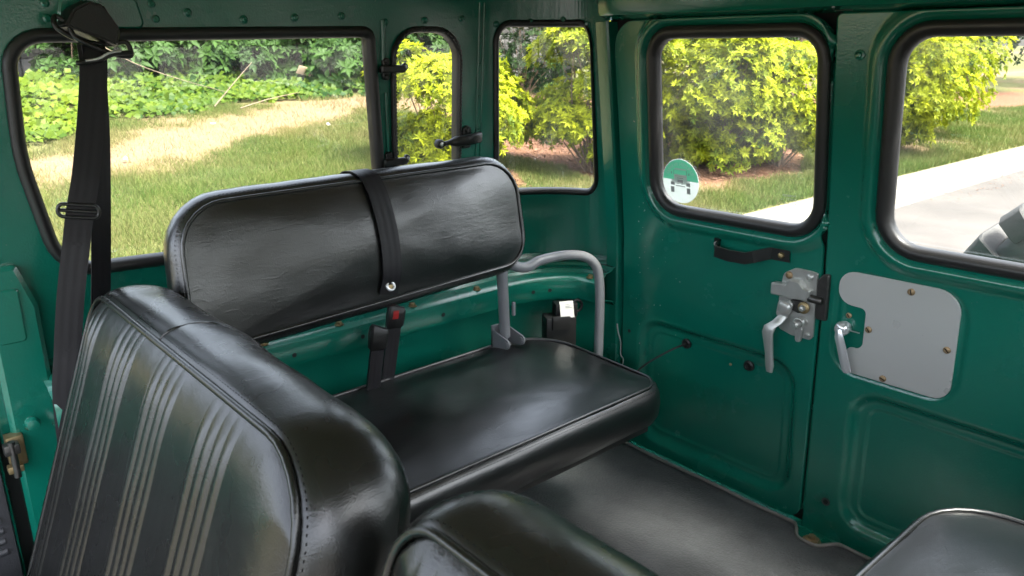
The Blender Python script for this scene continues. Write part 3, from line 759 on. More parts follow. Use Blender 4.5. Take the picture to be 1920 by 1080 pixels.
def slot_screw(x, z, r, par, w=0.0, mt='rust_screw'):
    stud('screw', x, z, r, r * .55, mt, par, 14, w)
    a = random.uniform(0, 3); d = Vector((math.cos(a), 0, math.sin(a)))
    ribbon('screw', [rear(x, z, w + r * .57) - d * r * .75, rear(x, z, w + r * .57) + d * r * .75], (d.z, 0, -d.x), r * .28, r * .14, 'black_void', par)
random.seed(5)
# grab handle
gz = [0.648, 0.648, 0.641, 0.637, 0.634, 0.636, 0.642, 0.648, 0.652, 0.653]
gp = [(-1.050, .003), (-1.036, .003), (-1.033, .022), (-1.026, .034), (-0.99, .036), (-0.945, .036), (-0.928, .032), (-0.912, .016), (-0.898, .004), (-0.853, .003)]
ribbon('grab_handle', [rear(x, z, w) for (x, w), z in zip(gp, gz)], (0, 0, 1), 0.027, 0.004, 'black_metal', ld, 'black strap-shaped grab handle')
stud('grab_bolt', -0.872, 0.653, 0.0075, 0.010, 'brass_zinc', ld, 6, 0.004); stud('grab_bolt', -1.043, 0.648, 0.006, 0.008, 'zinc', ld, 6, 0.004)
# latch
plate('latch_plate', rpoly([(-0.870, 0.478), (-0.838, 0.470), (-0.792, 0.470), (-0.785, 0.480), (-0.785, 0.628), (-0.800, 0.630), (-0.838, 0.630), (-0.866, 0.612), (-0.874, 0.55)], [.01, .02, .006, .006, .004, .004, .02, .02, .02], 4), 0.0, 0.005, rear, 'zinc', ld, 0.0015)
plate('latch_housing', rpoly([(-0.886, 0.561), (-0.796, 0.564), (-0.790, 0.590), (-0.806, 0.594), (-0.818, 0.607), (-0.842, 0.606), (-0.850, 0.592), (-0.886, 0.590)], [.003, .004, .004, .004, .006, .006, .004, .005], 3), 0.005, 0.024, rear, 'zinc', ld, 0.004)
lathe('latch_bolt', [(0.008, -0.012), (0.009, -0.008), (0.009, 0.016), (0.007, 0.020)], rear(-0.785, 0.571, 0.014), (1, 0, 0), 'dark_steel', ld, 14)
plate('latch_cam', rpoly([(-0.845, 0.556), (-0.812, 0.560), (-0.806, 0.535), (-0.822, 0.528), (-0.838, 0.532)], 0.006, 3), 0.005, 0.011, rear, 'dark_steel', ld, 0.002)
stud('latch_nut', -0.808, 0.545, 0.0135, 0.007, 'brass_zinc', ld, 18, 0.010); stud('latch_nut', -0.808, 0.545, 0.0075, 0.012, 'zinc', ld, 6, 0.014)
tube('latch_spring', [rear(-0.812 + 0.012 * math.cos(t * .5), 0.509 + 0.012 * math.sin(t * .5), 0.006 + 0.00032 * t) for t in range(60)], 0.0014, 'zinc', ld, 6)
lathe('latch_knob', [(0.011, 0), (0.011, 0.016), (0.0095, 0.020), (0.006, 0.0205)], rear(-0.818, 0.504, 0.005), (-.35, -1, -.1), 'zinc', ld, 16)
plate('latch_knob', rpoly([(-0.826, 0.498), (-0.806, 0.498), (-0.810, 0.462), (-0.822, 0.460)], 0.005, 3), 0.006, 0.014, rear, 'zinc', ld, 0.002)
lathe('latch_pivot', [(0.0155, 0), (0.0155, 0.014), (0.012, 0.018), (0.011, 0.0185)], rear(-0.852, 0.535, 0.004), INW, 'zinc', ld, 18)
plate('latch_lever', rpoly([(-0.868, 0.548), (-0.840, 0.556), (-0.832, 0.545), (-0.838, 0.524), (-0.852, 0.506), (-0.872, 0.512)], 0.008, 3), 0.012, 0.017, rear, 'zinc', ld, 0.0015)
lev = [(-0.853, 0.515, .016), (-0.862, 0.500, .024), (-0.874, 0.488, .034), (-0.877, 0.472, .037), (-0.874, 0.45, .037), (-0.870, 0.42, .036), (-0.867, 0.395, .036), (-0.866, 0.378, .036)]
bml = bmesh.new(); RR = []
for i, (x, z, w) in enumerate(lev):
    hw = [.011, .0125, .014, .0135, .0115, .0095, .0105, .0075][i]
    RR.append([bml.verts.new(rear(x + a * hw, z, w + b * .003)) for a, b in ((-1, -1), (1, -1), (1, .3), (.75, 1), (-.75, 1), (-1, .3))])
for a, b in zip(RR, RR[1:]): bridge(bml, a, b)
bml.faces.new(RR[0]); bml.faces.new(RR[-1]); obj('latch_lever', bm_mesh('latch_lever', bml), 'zinc', ld, 'long silver latch lever hanging down', ang=50)
for x, z, m_ in ((-0.851, 0.611, 'rust_screw'), (-0.802, 0.616, 'zinc'), (-0.797, 0.482, 'zinc')): stud('latch_screw', x, z, 0.0085 if z > .5 else .006, 0.006, m_, ld, 14, 0.004)
# striker on the right door
plate('latch_striker', rpoly([(-0.783, 0.525), (-0.757, 0.525), (-0.757, 0.632), (-0.770, 0.630), (-0.783, 0.615)], 0.004, 3), -0.018, 0.010, rear, 'dark_steel', rd, 0.003)
# lower details
for x, z in ((-1.136, 0.356), (-0.950, 0.352)):
    lathe('grommet', [(0.0135, -.018), (0.0135, -.012), (0.009, -.0095), (0.0065, -.013)], rear(x, z, 0.0), INW, 'rubber', ld, 16)
stud('rust_clip', -1.003, 0.338, 0.004, 0.003, 'rust_screw', ld, 8, -0.018)
for x, z in ((-1.318, 0.345),): lathe('drain_hole', [(0.005, 0), (0.005, 0.001)], rear(x, z), INW, 'black_void', ld, 10)
lathe('drain_hole', [(0.010, 0), (0.010, 0.0012), (0.007, 0.0014), (0.006, 0.001)], rear(-0.718, 0.085), INW, 'dark_steel', rd, 14)
lathe('drain_hole', [(0.0058, 0), (0.0058, 0.0018)], rear(-0.718, 0.085), INW, 'black_void', rd, 10)
stud('door_bolt', -0.722, 1.081, 0.010, 0.004, 'green_paint', rd, 16); stud('door_bolt', -0.722, 1.081, 0.006, 0.007, 'green_paint', rd, 10)
# silver access panel with its notch
SP = rpoly([(-0.738, 0.648), (-0.497, 0.651), (-0.494, 0.421), (-0.708, 0.421), (-0.708, 0.478), (-0.676, 0.482), (-0.676, 0.572), (-0.738, 0.574)], [.036, .045, .035, .012, .010, .016, .012, .034], 6)
plate('access_panel', SP, -0.0026, 0.0015, rear, 'panel_silver', rd, 0.0012, 'brushed silver access panel with a notch')
for x, z in ((-0.590, 0.632), (-0.666, 0.530), (-0.511, 0.530), (-0.625, 0.431)): slot_screw(x, z, 0.0072, rd, 0.0015)
slot_screw(-0.712, 0.549, 0.006, rd, -0.002, 'rust_screw')
lathe('handle_knob', [(0.0145, -.002), (0.0155, 0.004), (0.0155, 0.014), (0.013, 0.020), (0.008, 0.023), (0.003, 0.024)], rear(-0.718, 0.520, 0.0), INW, 'chrome', rd, 24, ang=50)
hd = [(-0.720, 0.521, .023, .006), (-0.716, 0.505, .027, .009), (-0.709, 0.485, .027, .0095), (-0.701, 0.455, .025, .0095), (-0.695, 0.435, .023, .010), (-0.6925, 0.428, .022, .0075)]
bml = bmesh.new(); RR = []
for x, z, w, hw in hd:
    RR.append([bml.verts.new(rear(x + a * hw, z + a * .002, w + b * .004)) for a, b in ((-1, -.8), (1, -.8), (1, 0), (.2, 1), (-.2, 1), (-1, 0))])
for a, b in zip(RR, RR[1:]): bridge(bml, a, b)
bml.faces.new(RR[0]); bml.faces.new(RR[-1]); obj('door_handle', bm_mesh('door_handle', bml), 'chrome', rd, 'chrome door handle pointing down', ang=30)
ribbon('handle_pin', [rear(-0.706, 0.5185, 0.006), rear(-0.682, 0.5185, 0.006)], (0, 0, 1), 0.002, 0.002, 'zinc', rd)
# header clip above the seam
box('header_clip', (-0.772, 1.478, 1.160), (-0.735, 1.496, 1.176), 'black_metal', car, 0.003)
# dried drips and dust specks on the left door
def specks():
    g = random.Random(8); bm = bmesh.new()
    for k in range(70):
        tr = g.choice([(-1.283, .004), (-1.262, .006), (-1.232, .012), (-1.20, .05)]); x = g.gauss(tr[0], tr[1]); z = g.uniform(0.15, 0.98) if g.random() < .8 else g.uniform(.1, .6)
        if -1.235 < x and z > 0.66: continue
        r = g.uniform(.0004, .0011); sx = g.uniform(.8, 1.1); sz = g.uniform(1, 2.2); dep = -0.019 if (-1.25 < x and z < .37) else (-.012 if z < .41 and x > -1.28 else 0)
        c = [bm.verts.new(rear(x + r * sx * math.cos(a), z + r * sz * math.sin(a), dep)) for a in [i * math.pi / 3 for i in range(6)]]; t_ = bm.verts.new(rear(x, z, dep + r * .8))
        for i in range(6): bm.faces.new((c[i - 1], c[i], t_))
    obj('drip_specks', bm_mesh('drip_specks', bm), 'white_label', ld, kind='stuff')
specks()
# ================================================================== seats
def frame(o, s, t):
    s = Vector(s).normalized(); t = Vector(t).normalized(); n = s.cross(t); o = Vector(o)
    return lambda a, b, c=0.0: o + s * a + t * b + n * c
def wob(p, amp, f=7.0, seed=0.0):
    return amp * (mnoise.noise(Vector((p[0] * f + seed, p[1] * f, p[2] * f))))
def cushion(name, corners, rad, F, side_rings, dome, mt, parent, label=None, seed=0.0, amp=0.004, back=True, rings=18, pw=2.4, step=0.03, top=None):
    """upholstered block: piping outline at c=0, sides follow side_rings (grow, c), dome rises over the face"""
    L = [lp0(corners, rad, d, c, step) for d, c in side_rings]
    base = lp0(corners, rad, -0.003, 0.0, step)
    cx = sum(p[0] for p in corners) / len(corners); cy = sum(p[1] for p in corners) / len(corners)
    bm = bmesh.new(); RR = []
    for lp in L[::-1]: RR.append([bm.verts.new(F(*p)) for p in lp])
    for k in range(rings):
        s = 1 - k / rings
        RR.append([bm.verts.new(F(cx + (p[0] - cx) * s, cy + (p[1] - cy) * s, dome * (1 - s ** pw))) for p in base])
    for a, b in zip(RR, RR[1:]): bridge(bm, a, b)
    cv = bm.verts.new(F(cx, cy, dome)); last = RR[-1]
    for i in range(len(last)): bm.faces.new((last[i], last[(i + 1) % len(last)], cv))
    if back: bm.faces.new(RR[0])
    bmesh.ops.recalc_face_normals(bm, faces=bm.faces); bm.normal_update()
    for v in bm.verts:
        v.co += v.normal * (wob(v.co, amp, 7, seed) + wob(v.co, amp * .5, 19, seed + 5))
    return obj(name, bm_mesh(name, bm), mt, parent, label, ang=60)
def stitches(corners, rad, F, parent, d, c):
    lp = [F(*p) for p in lp0(corners, rad, d, c, 0.004)]; bm = bmesh.new(); acc = 0.0; nxt = 0.0
    for i in range(1, len(lp)):
        acc += (lp[i] - lp[i - 1]).length
        if acc >= nxt:
            nxt = acc + 0.0055; t = (lp[i] - lp[i - 1]).normalized(); n_ = (F(0, 0, 1) - F(0, 0, 0)).normalized(); s_ = t.cross(n_); p = lp[i]
            M = Matrix(((t.x, s_.x, n_.x, p.x), (t.y, s_.y, n_.y, p.y), (t.z, s_.z, n_.z, p.z), (0, 0, 0, 1)))
            box_bm(bm, (-0.0015, -0.0003, -0.0005), (0.0015, 0.0003, 0.0004), M)
    return obj('stitching', bm_mesh('stitching', bm), 'thread', parent, smooth=False, kind='stuff')
def piping(corners, rad, F, parent, d=0.0, c=0.002, r=0.0042, mt='front_vinyl'):
    path = [F(*p) for p in lp0(corners, rad, d, c, 0.03)]
    return tube('piping', path, r, mt, parent, 8, closed=True)

# ---------------------------------------------------------------- side-facing jump seat, far side
js = thing('jump_seat', 'black vinyl side-facing jump seat below the large side window', 'seat', (-1.2, 0.9, 0.0), 'side-facing jump seats')
Fc = frame((0, 0, 0.368), (0, 1, 0), (-1, 0, 0))      # s = y, t = -x
CC = [(0.46, 1.006), (1.325, 1.006), (1.345, 1.435), (0.46, 1.435)]; CR = [0.05, 0.055, 0.13, 0.05]
cu = cushion('seat_cushion', CC, CR, Fc, [(0.0, 0.0), (0.010, -0.006), (0.018, -0.022), (0.021, -0.045), (0.019, -0.070), (0.010, -0.088), (-0.006, -0.098), (-0.03, -0.100)], 0.016, 'black_vinyl', js, 'flat black seat cushion', 3.0, 0.0025)
piping(CC, CR, Fc, cu, 0.001, 0.001, 0.0042, 'black_vinyl'); stitches(CC, CR, Fc, cu, 0.0125, -0.0065)
box('seat_pan', (-1.42, 0.50, 0.238), (-1.03, 1.32, 0.272), 'black_metal', js, 0.006)
# backrest leans outwards
th = R(11)
Fb = frame((-1.372, 0, 0.60), (0, 1, 0), (-math.sin(th), 0, math.cos(th)))
BC = [(0.434, -0.030), (1.244, -0.002), (1.242, 0.242), (0.450, 0.234)]; BR_ = [0.07, 0.07, 0.085, 0.09]
bk = cushion('backrest', BC, BR_, Fb, [(0.0, 0.0), (0.010, -0.005), (0.019, -0.018), (0.022, -0.036), (0.018, -0.056), (0.006, -0.070), (-0.02, -0.075)], 0.019, 'black_vinyl', js, 'long black backrest with rounded corners', 9.0, 0.0022)
piping(BC, BR_, Fb, bk, 0.001, 0.001, 0.0040, 'black_vinyl'); stitches(BC, BR_, Fb, bk, 0.0125, -0.0055)
# strap over the backrest, with its eyelet
sy = 0.850
sp = [Fb(sy - 0.035, 0.10, -0.083), Fb(sy - 0.03, 0.22, -0.078), Fb(sy - 0.020, 0.2575, -0.056), Fb(sy - 0.014, 0.2625, -0.032), Fb(sy - 0.009, 0.2545, -0.008), Fb(sy - 0.005, 0.241, 0.005), Fb(sy, 0.205, 0.017), Fb(sy + 0.003, 0.15, 0.0255), Fb(sy + 0.003, 0.09, 0.0275), Fb(sy - 0.001, 0.04, 0.024), Fb(sy - 0.006, 0.010, 0.013), Fb(sy - 0.009, -0.004, 0.009)]
strap = ribbon('strap', catmull(sp, 5), (0, 1, 0), 0.045, 0.0022, 'webbing', js, 'black webbing strap with a metal eyelet')
ec = Fb(sy - 0.006, 0.014, 0.018); en = (Fb(0, 0, 1) - Fb(0, -.25, 0)).normalized()
eu = Vector((0, 1, 0)); ev = en.cross(eu)
tube('eyelet', [ec + (eu * math.cos(t) + ev * math.sin(t)) * 0.0088 for t in [2 * math.pi * i / 20 for i in range(20)]], 0.0032, 'chrome', strap, 8, closed=True)
lathe('eyelet', [(0.0072, -0.002), (0.0072, -0.0005)], ec, en, 'brass_zinc', strap, 14)
# tube frame
tp = [Fb(1.05, 0.02, -0.05), Fb(1.17, 0.012, -0.045), (-1.385, 1.245, 0.576), (-1.380, 1.30, 0.586), (-1.372, 1.375, 0.587), (-1.360, 1.435, 0.576), (-1.350, 1.468, 0.550), (-1.345, 1.480, 0.51), (-1.342, 1.483, 0.44), (-1.342, 1.483, 0.30), (-1.342, 1.483, 0.20)]
tube('seat_frame', catmull(tp, 8), 0.0128, 'grey_enamel', js, 16, label='grey painted bent tube')
pp = [(-1.397, 1.186, 0.60), (-1.399, 1.190, 0.54), (-1.402, 1.196, 0.47), (-1.405, 1.202, 0.40)]
tube('seat_post', catmull(pp, 6), 0.0135, 'grey_enamel', js, 14)
box('seat_post', (-1.396, 1.216, 0.455), (-1.388, 1.223, 0.490), 'grey_enamel', js, 0.002)
def hingeplate(y0, x0):
    pts = rpoly([(x0 - 0.02, 0.372), (x0 + 0.045, 0.380), (x0 + 0.050, 0.402), (x0 + 0.025, 0.408), (x0 - 0.02, 0.418)], [.004, .014, .014, .02, .006], 4)
    mp = lambda a, b, c=0.0: Vector((a, y0 + c, b))
    plate('post_hinge', pts, 0.0, 0.005, mp, 'grey_enamel', js, 0.001)
    lathe('hinge_pin', [(0.008, -0.003), (0.008, 0.008), (0.006, 0.010), (0.003, 0.0105)], (x0 + 0.036, y0, 0.392), (0, 1, 0), 'grey_enamel', js, 14)
hingeplate(1.178, -1.410); hingeplate(1.228, -1.410)
box('post_hinge', (-1.432, 1.178, 0.372), (-1.424, 1.233, 0.428), 'grey_enamel', js, 0.002)

# ---------------------------------------------------------------- near jump seat (its cushion shows at the lower right)
jn = thing('jump_seat', 'black vinyl jump seat cushion on the near side by the right rear door', 'seat', (-0.2, 0.9, 0.0), 'side-facing jump seats')
Fn = frame((0, 0, 0.394), (0, -1, 0), (1, 0, 0))      # s = -y, t = x
CN = [(-1.275, -0.375), (-0.46, -0.375), (-0.46, 0.03), (-1.275, 0.03)]; CNR = [0.11, 0.06, 0.05, 0.10]
cn = cushion('seat_cushion', CN, CNR, Fn, [(0.0, 0.0), (0.010, -0.006), (0.018, -0.022), (0.021, -0.045), (0.019, -0.070), (0.010, -0.088), (-0.006, -0.098), (-0.03, -0.100)], 0.024, 'black_vinyl', jn, None, 13.0, 0.004)
piping(CN, CNR, Fn, cn, 0.001, 0.001, 0.0042, 'black_vinyl')
box('seat_pan', (-0.33, 0.52, 0.238), (0.0, 1.24, 0.272), 'black_metal', jn, 0.006)

# ---------------------------------------------------------------- front seats
def front_seat(x0, x1, label, pleats, seed, topz, ytop):
    t = thing('front_seat', label, 'seat', ((x0 + x1) / 2, 0.2, 0.0), 'front seats')
    th = R(20)
    H = 0.66
    F = frame((0, ytop, topz), (1, 0, 0), (0, math.sin(th), math.cos(th)))   # n = s x t = (0,-cos, sin): faces the front
    C = [(x0, -H), (x1, -H), (x1 - 0.012, 0.0), (x0 + 0.012, 0.0)]; CRr = [0.06, 0.06, 0.105, 0.05]
    SR = [(0.0, 0.0), (0.008, -0.002), (0.018, -0.012), (0.030, -0.034), (0.036, -0.062), (0.034, -0.092), (0.024, -0.116), (0.004, -0.134), (-0.03, -0.142)]
    # sides and back
    L = [lp0(C, CRr, d, c, 0.03) for d, c in SR]
    bm = bmesh.new(); RR = [[bm.verts.new(F(*p)) for p in lp] for lp in L[::-1]]
    for a, b in zip(RR, RR[1:]): bridge(bm, a, b)
    bm.faces.new(RR[0]); bmesh.ops.recalc_face_normals(bm, faces=bm.faces); bm.normal_update()
    for v in bm.verts:
        e = abs((v.co - F(0, 0, 0)).dot(F(0, 0, 1) - F(0, 0, 0)))
        k = min(1, e / 0.03)
        v.co += v.normal * k * (wob(v.co, 0.010, 6, seed) + wob(v.co, 0.004, 15, seed + 3))
    ms = bm_mesh('bolster', bm)
    b_ = obj('bolster', ms, 'front_vinyl', t, 'wide plain black bolster around the seat back', ang=60)
    sub = b_.modifiers.new('soft', 'SUBSURF'); sub.levels = 1; sub.render_levels = 1
    piping(C, CRr, F, b_, 0.001, 0.003, 0.0048); stitches(C, CRr, F, b_, 0.0105, -0.0040)
    # face: columns of points, pleats run upwards
    outl = rloop(C, CRr, -0.003, 12)
    def top_at(x):
        best = None
        for i in range(len(outl)):
            a, b = outl[i - 1], outl[i]
            if min(a[0], b[0]) - 1e-9 <= x <= max(a[0], b[0]) + 1e-9 and abs(a[0] - b[0]) > 1e-9:
                y = a[1] + (b[1] - a[1]) * (x - a[0]) / (b[0] - a[0])
                best = y if best is None or y > best else best
        return best
    xl, xr = x0 + 0.010, x1 - 0.010
    nx = int((xr - xl) / 0.0021); xs = [xl + (xr - xl) * i / nx for i in range(nx + 1)]; nv = 46
    PIT = 0.0235; vs = []; fs = []
    for x in xs:
        # side edges lean a little
        T = top_at(min(max(x, min(p[0] for p in outl) + .001), max(p[0] for p in outl) - .001)); T = -H if T is None else T
        ed = min(x - xl, xr - x)
        for j in range(nv + 1):
            q = j / nv; q = 1 - (1 - q) ** 1.6
            y = -H + 0.004 + (T - 0.004 + H) * q
            dt = T - y
            edge = min(ed, dt); dome = 0.017 * (1 - math.exp(-edge / 0.030))
            h = dome
            for c in pleats:
                a = (x - (c - 2 * PIT)) / PIT
                if -0.5 <= a <= 4.5:
                    fade = min(1, max(0, (dt - 0.012) / 0.05)); fade = fade * fade * (3 - 2 * fade)
                    fr = a - math.floor(a) - 0.5
                    h += (0.0041 * abs(math.cos(math.pi * fr)) ** 0.85 - 0.0010) * (0.15 + 0.85 * fade) if 0 <= a <= 4 else 0.0
            h += 0.0011 * mnoise.noise(Vector((x * 12, y * 10, seed))) + 0.0003 * mnoise.noise(Vector((x * 50, y * 40, seed)))
            vs.append(F(x, y, h))
    m = nv + 1
    for i in range(nx):
        for j in range(nv): fs.append((i * m + j, (i + 1) * m + j, (i + 1) * m + j + 1, i * m + j + 1))
    me = mesh('pleated_face', vs, fs)
    obj('pleated_face', me, 'front_vinyl', t, 'pleated black vinyl face with groups of vertical ribs', ang=0)
    # seat base below
    box('seat_base', (x0 + 0.01, -0.30, 0.02), (x1 - 0.01, 0.19, 0.24), 'front_vinyl', t, 0.05)
    # stitched seam across the top bolster
    if x1 - x0 < 0.6: return t, F
    xm = x0 + (x1 - x0) * 0.40
    seam = []
    for k in range(10):
        a = k / 9; d, c = [(0.001, 0.0), (0.012, -0.006), (0.022, -0.016), (0.031, -0.034), (0.037, -0.05), (0.0385, -0.066), (0.037, -0.085), (0.034, -0.098), (0.027, -0.115), (0.010, -0.132)][k]
        seam.append(F(xm + 0.05 * a * a, d + 0.0008, c))
    tube('seam', catmull(seam, 4), 0.0022, 'front_vinyl', b_, 6)
    return t, F
front_seat(-1.428, -0.628, 'wide black pleated front seat back at the lower left', [-1.372, -1.200, -1.022, -0.842], 1.0, 0.702, 0.302)
front_seat(-0.522, -0.035, 'black pleated driver seat back at the bottom edge of the picture', [-0.425, -0.28, -0.135], 6.0, 0.710, 0.322)

# ================================================================== belts
sb = thing('seat_belt', 'black shoulder seat belt hanging in front of the large side window', 'seat belt', (-1.50, 0.30, 0.1))
XB = -1.505
# anchor cover: faceted hood
bmh = bmesh.new()
hood = [(0.300, 1.128), (0.318, 1.150), (0.352, 1.178), (0.385, 1.180), (0.412, 1.160), (0.428, 1.128), (0.420, 1.094), (0.392, 1.102), (0.33, 1.122)]
def bel(y, z, x): return Vector((x, y, z))
outl = [(0.332, 1.134), (0.350, 1.163), (0.378, 1.177), (0.402, 1.170), (0.424, 1.130), (0.416, 1.100)]
lo = [bmh.verts.new(bel(y, z, -1.545)) for y, z in outl]
mi = [bmh.verts.new(bel(y, z, -1.505)) for y, z in outl]
cyy = sum(p[0] for p in outl) / 6; czz = sum(p[1] for p in outl) / 6
hi = [bmh.verts.new(bel(cyy + (y - cyy) * .88, czz + (z - czz) * .88, -1.492)) for y, z in outl]
bridge(bmh, lo, mi); bridge(bmh, mi, hi); bmh.faces.new(hi); bmh.faces.new(lo)
bmesh.ops.bevel(bmh, geom=bmh.edges[:], offset=0.003, segments=2, affect='EDGES')
obj('anchor_cover', bm_mesh('anchor_cover', bmh), 'black_plastic', sb, 'dark plastic hood over the belt anchor', ang=40)
# loop ring of the anchor
rg = [bel(0.330, 1.128, XB + 0.004), bel(0.324, 1.140, XB), bel(0.330, 1.150, XB - .01), bel(0.343, 1.140, XB), bel(0.350, 1.118, XB + .006), bel(0.375, 1.103, XB + .008), bel(0.405, 1.090, XB + .008), bel(0.432, 1.086, XB + .004), bel(0.436, 1.096, XB), bel(0.428, 1.110, XB), bel(0.40, 1.106, XB - .004), bel(0.36, 1.112, XB)]
tube('anchor_ring', catmull(rg, 5, True), 0.0042, 'black_metal', sb, 8, closed=True)
bar = [bel(0.345, 1.077, XB + .010), bel(0.352, 1.0765, XB + .012), bel(0.378, 1.080, XB + .013), bel(0.396, 1.088, XB + .016), bel(0.410, 1.091, XB + .014), bel(0.428, 1.092, XB + .010), bel(0.434, 1.092, XB + .008)]
tube('slot_bar', catmull(bar, 5), 0.0042, 'black_metal', sb, 10)
tube('slot_bar', catmull([bel(0.358, 1.080, XB + .017), bel(0.378, 1.083, XB + .018), bel(0.396, 1.092, XB + .020), bel(0.415, 1.095, XB + .017)], 5), 0.0022, 'chrome', sb, 8)
# front run of webbing (towards the cabin) and the run behind it
b1 = [bel(0.374, 1.105, XB), bel(0.372, 1.075, XB + .006), bel(0.362, 1.02, XB + .008), bel(0.346, 0.95, XB + .010), bel(0.328, 0.88, XB + .012), bel(0.312, 0.83, XB + .014), bel(0.296, 0.77, XB + .016), bel(0.274, 0.68, XB + .014), bel(0.254, 0.58, XB + .012), bel(0.240, 0.50, XB + .01), bel(0.230, 0.35, XB + .01)]
wd1 = [(0.05, 1, 0)] * 4 + [(0.12, 1, 0)] * 2 + [(0.25, 1, 0)] * 2 + [(0.35, 1, 0)] * 3
P1 = catmull(b1, 6); W1 = [wd1[min(10, int(i / 6))] for i in range(len(P1))]
ribbon('webbing', P1, [Vector(w) for w in W1], 0.043, 0.0016, 'webbing', sb)
b2 = [bel(0.377, 1.105, XB - .006), bel(0.375, 1.05, XB - .004), bel(0.366, 0.95, XB - .004), bel(0.350, 0.83, XB - .004), bel(0.334, 0.72, XB - .004), bel(0.318, 0.62, XB - .004), bel(0.300, 0.52, XB - .002), bel(0.28, 0.35, XB)]
ribbon('webbing', catmull(b2, 6), [Vector((-0.5, 1, 0))] * 43, 0.041, 0.0016, 'webbing', sb)
# slide adjuster
ac = bel(0.3095, 0.832, XB + .0165); a1 = Vector((0.18, 1, -0.18)).normalized(); a2 = Vector((0, 0.15, 1)).normalized()
rp = [ac + a1 * x + a2 * z for x, z in rpoly([(-0.031, -0.011), (0.031, -0.011), (0.031, 0.011), (-0.031, 0.011)], 0.009, 4)]
tube('slide_adjuster', rp, 0.0034, 'black_metal', sb, 8, closed=True); tube('slide_adjuster', [ac - a1 * .028, ac + a1 * .028], 0.0034, 'black_metal', sb, 8)

# buckles rising behind the cushion
def buckle(base, top, yaw, label, red):
    t = thing('belt_buckle', label, 'belt buckle', base, 'lap belt buckles')
    b = Vector(base); tp_ = Vector(top); ax = (tp_ - b).normalized(); wdir = Vector((math.sin(yaw), math.cos(yaw), 0)); n = ax.cross(wdir)
    ribbon('buckle_sleeve', [b, b + ax * 0.03, b + (tp_ - b) * .55, tp_ - ax * 0.05], wdir, 0.029, 0.012, 'webbing', t)
    L = [(0.0, .016, .009), (.006, .0195, .012), (.035, .0205, .0135), (.052, .020, .012), (.058, .017, .008)]
    bm = bmesh.new(); RR = []
    o = tp_ - ax * 0.055
    for h, a, c in L:
        RR.append([bm.verts.new(o + ax * (h - (.012 if (sx > 0 and h > .05) else 0)) + wdir * (sx * a) + n * (sn * c)) for sx, sn in ((-1, -.6), (-.75, -1), (.75, -1), (1, -.6), (1, .6), (.75, 1), (-.75, 1), (-1, .6))])
    for p, q in zip(RR, RR[1:]): bridge(bm, p, q)
    bm.faces.new(RR[0]); bm.faces.new(RR[-1])
    obj('buckle_head', bm_mesh('buckle_head', bm), 'black_plastic', t, ang=40)
    if red:
        sgn = 1 if n.x > 0 else -1
        M = Matrix.Translation(o + ax * 0.034 + n * sgn * 0.0136 - wdir * 0.003) @ Matrix((( wdir.x, ax.x, n.x, 0), (wdir.y, ax.y, n.y, 0), (wdir.z, ax.z, n.z, 0), (0, 0, 0, 1)))
        box('release_button', (-0.0065, -0.010, -0.001), (0.0065, 0.010, 0.001), 'red_button', t, 0.0005, M)
    return t
buckle((-1.440, 0.872, 0.36), (-1.432, 0.905, 0.545), 0.35, 'taller black belt buckle with a red button behind the cushion', True)
buckle((-1.412, 0.815, 0.35), (-1.402, 0.838, 0.518), 0.25, 'shorter black belt buckle in front of the red-buttoned one', False)

# retractor with paper tag in the rear corner
rt = thing('belt_retractor', 'black belt retractor with a white paper tag in the rear corner', 'belt reel', (-1.42, 1.41, 0.33))
Mr = Matrix.Translation((-1.418, 1.405, 0.355)) @ Matrix.Rotation(R(-28), 4, 'Z')
box('retractor_body', (-0.035, -0.040, -0.04), (0.020, 0.045, 0.050), 'black_plastic', rt, 0.008, Mr)
box('retractor_body', (-0.030, -0.012, 0.045), (0.012, 0.050, 0.085), 'black_plastic', rt, 0.006, Mr)
box('retractor_body', (0.016, -0.026, 0.016), (0.030, 0.026, 0.056), 'black_plastic', rt, 0.006, Mr)
tube('retractor_ring', [Mr @ Vector((-0.006, 0.052 + 0.014 * math.cos(t), 0.072 + 0.016 * math.sin(t))) for t in [2 * math.pi * i / 16 for i in range(16)]], 0.004, 'black_metal', rt, 8, closed=True)
Mt = Mr @ Matrix.Translation((0.018, 0.016, 0.074)) @ Matrix.Rotation(R(-14), 4, 'Y')
pt = ribbon('paper_tag', [Mt @ Vector((0.004, 0, -0.024)), Mt @ Vector((0.002, 0, -0.012)), Mt @ Vector((0, 0, 0.008)), Mt @ Vector((-0.003, 0, 0.020))], Mt.to_3x3() @ Vector((0, 1, 0)), 0.038, 0.0006, 'white_label', rt)
for i, (a, l) in enumerate(((0.012, .018), (0.007, .014), (0.003, .020), (-0.014, .016))):
    ribbon('tag_print', [Mt @ Vector((0.0022 - a * .02, -0.004, a)), Mt @ Vector((0.0022 - a * .02, -0.004 + l, a))], (0, 0, 1), 0.0011, 0.0004, 'print_grey', pt)

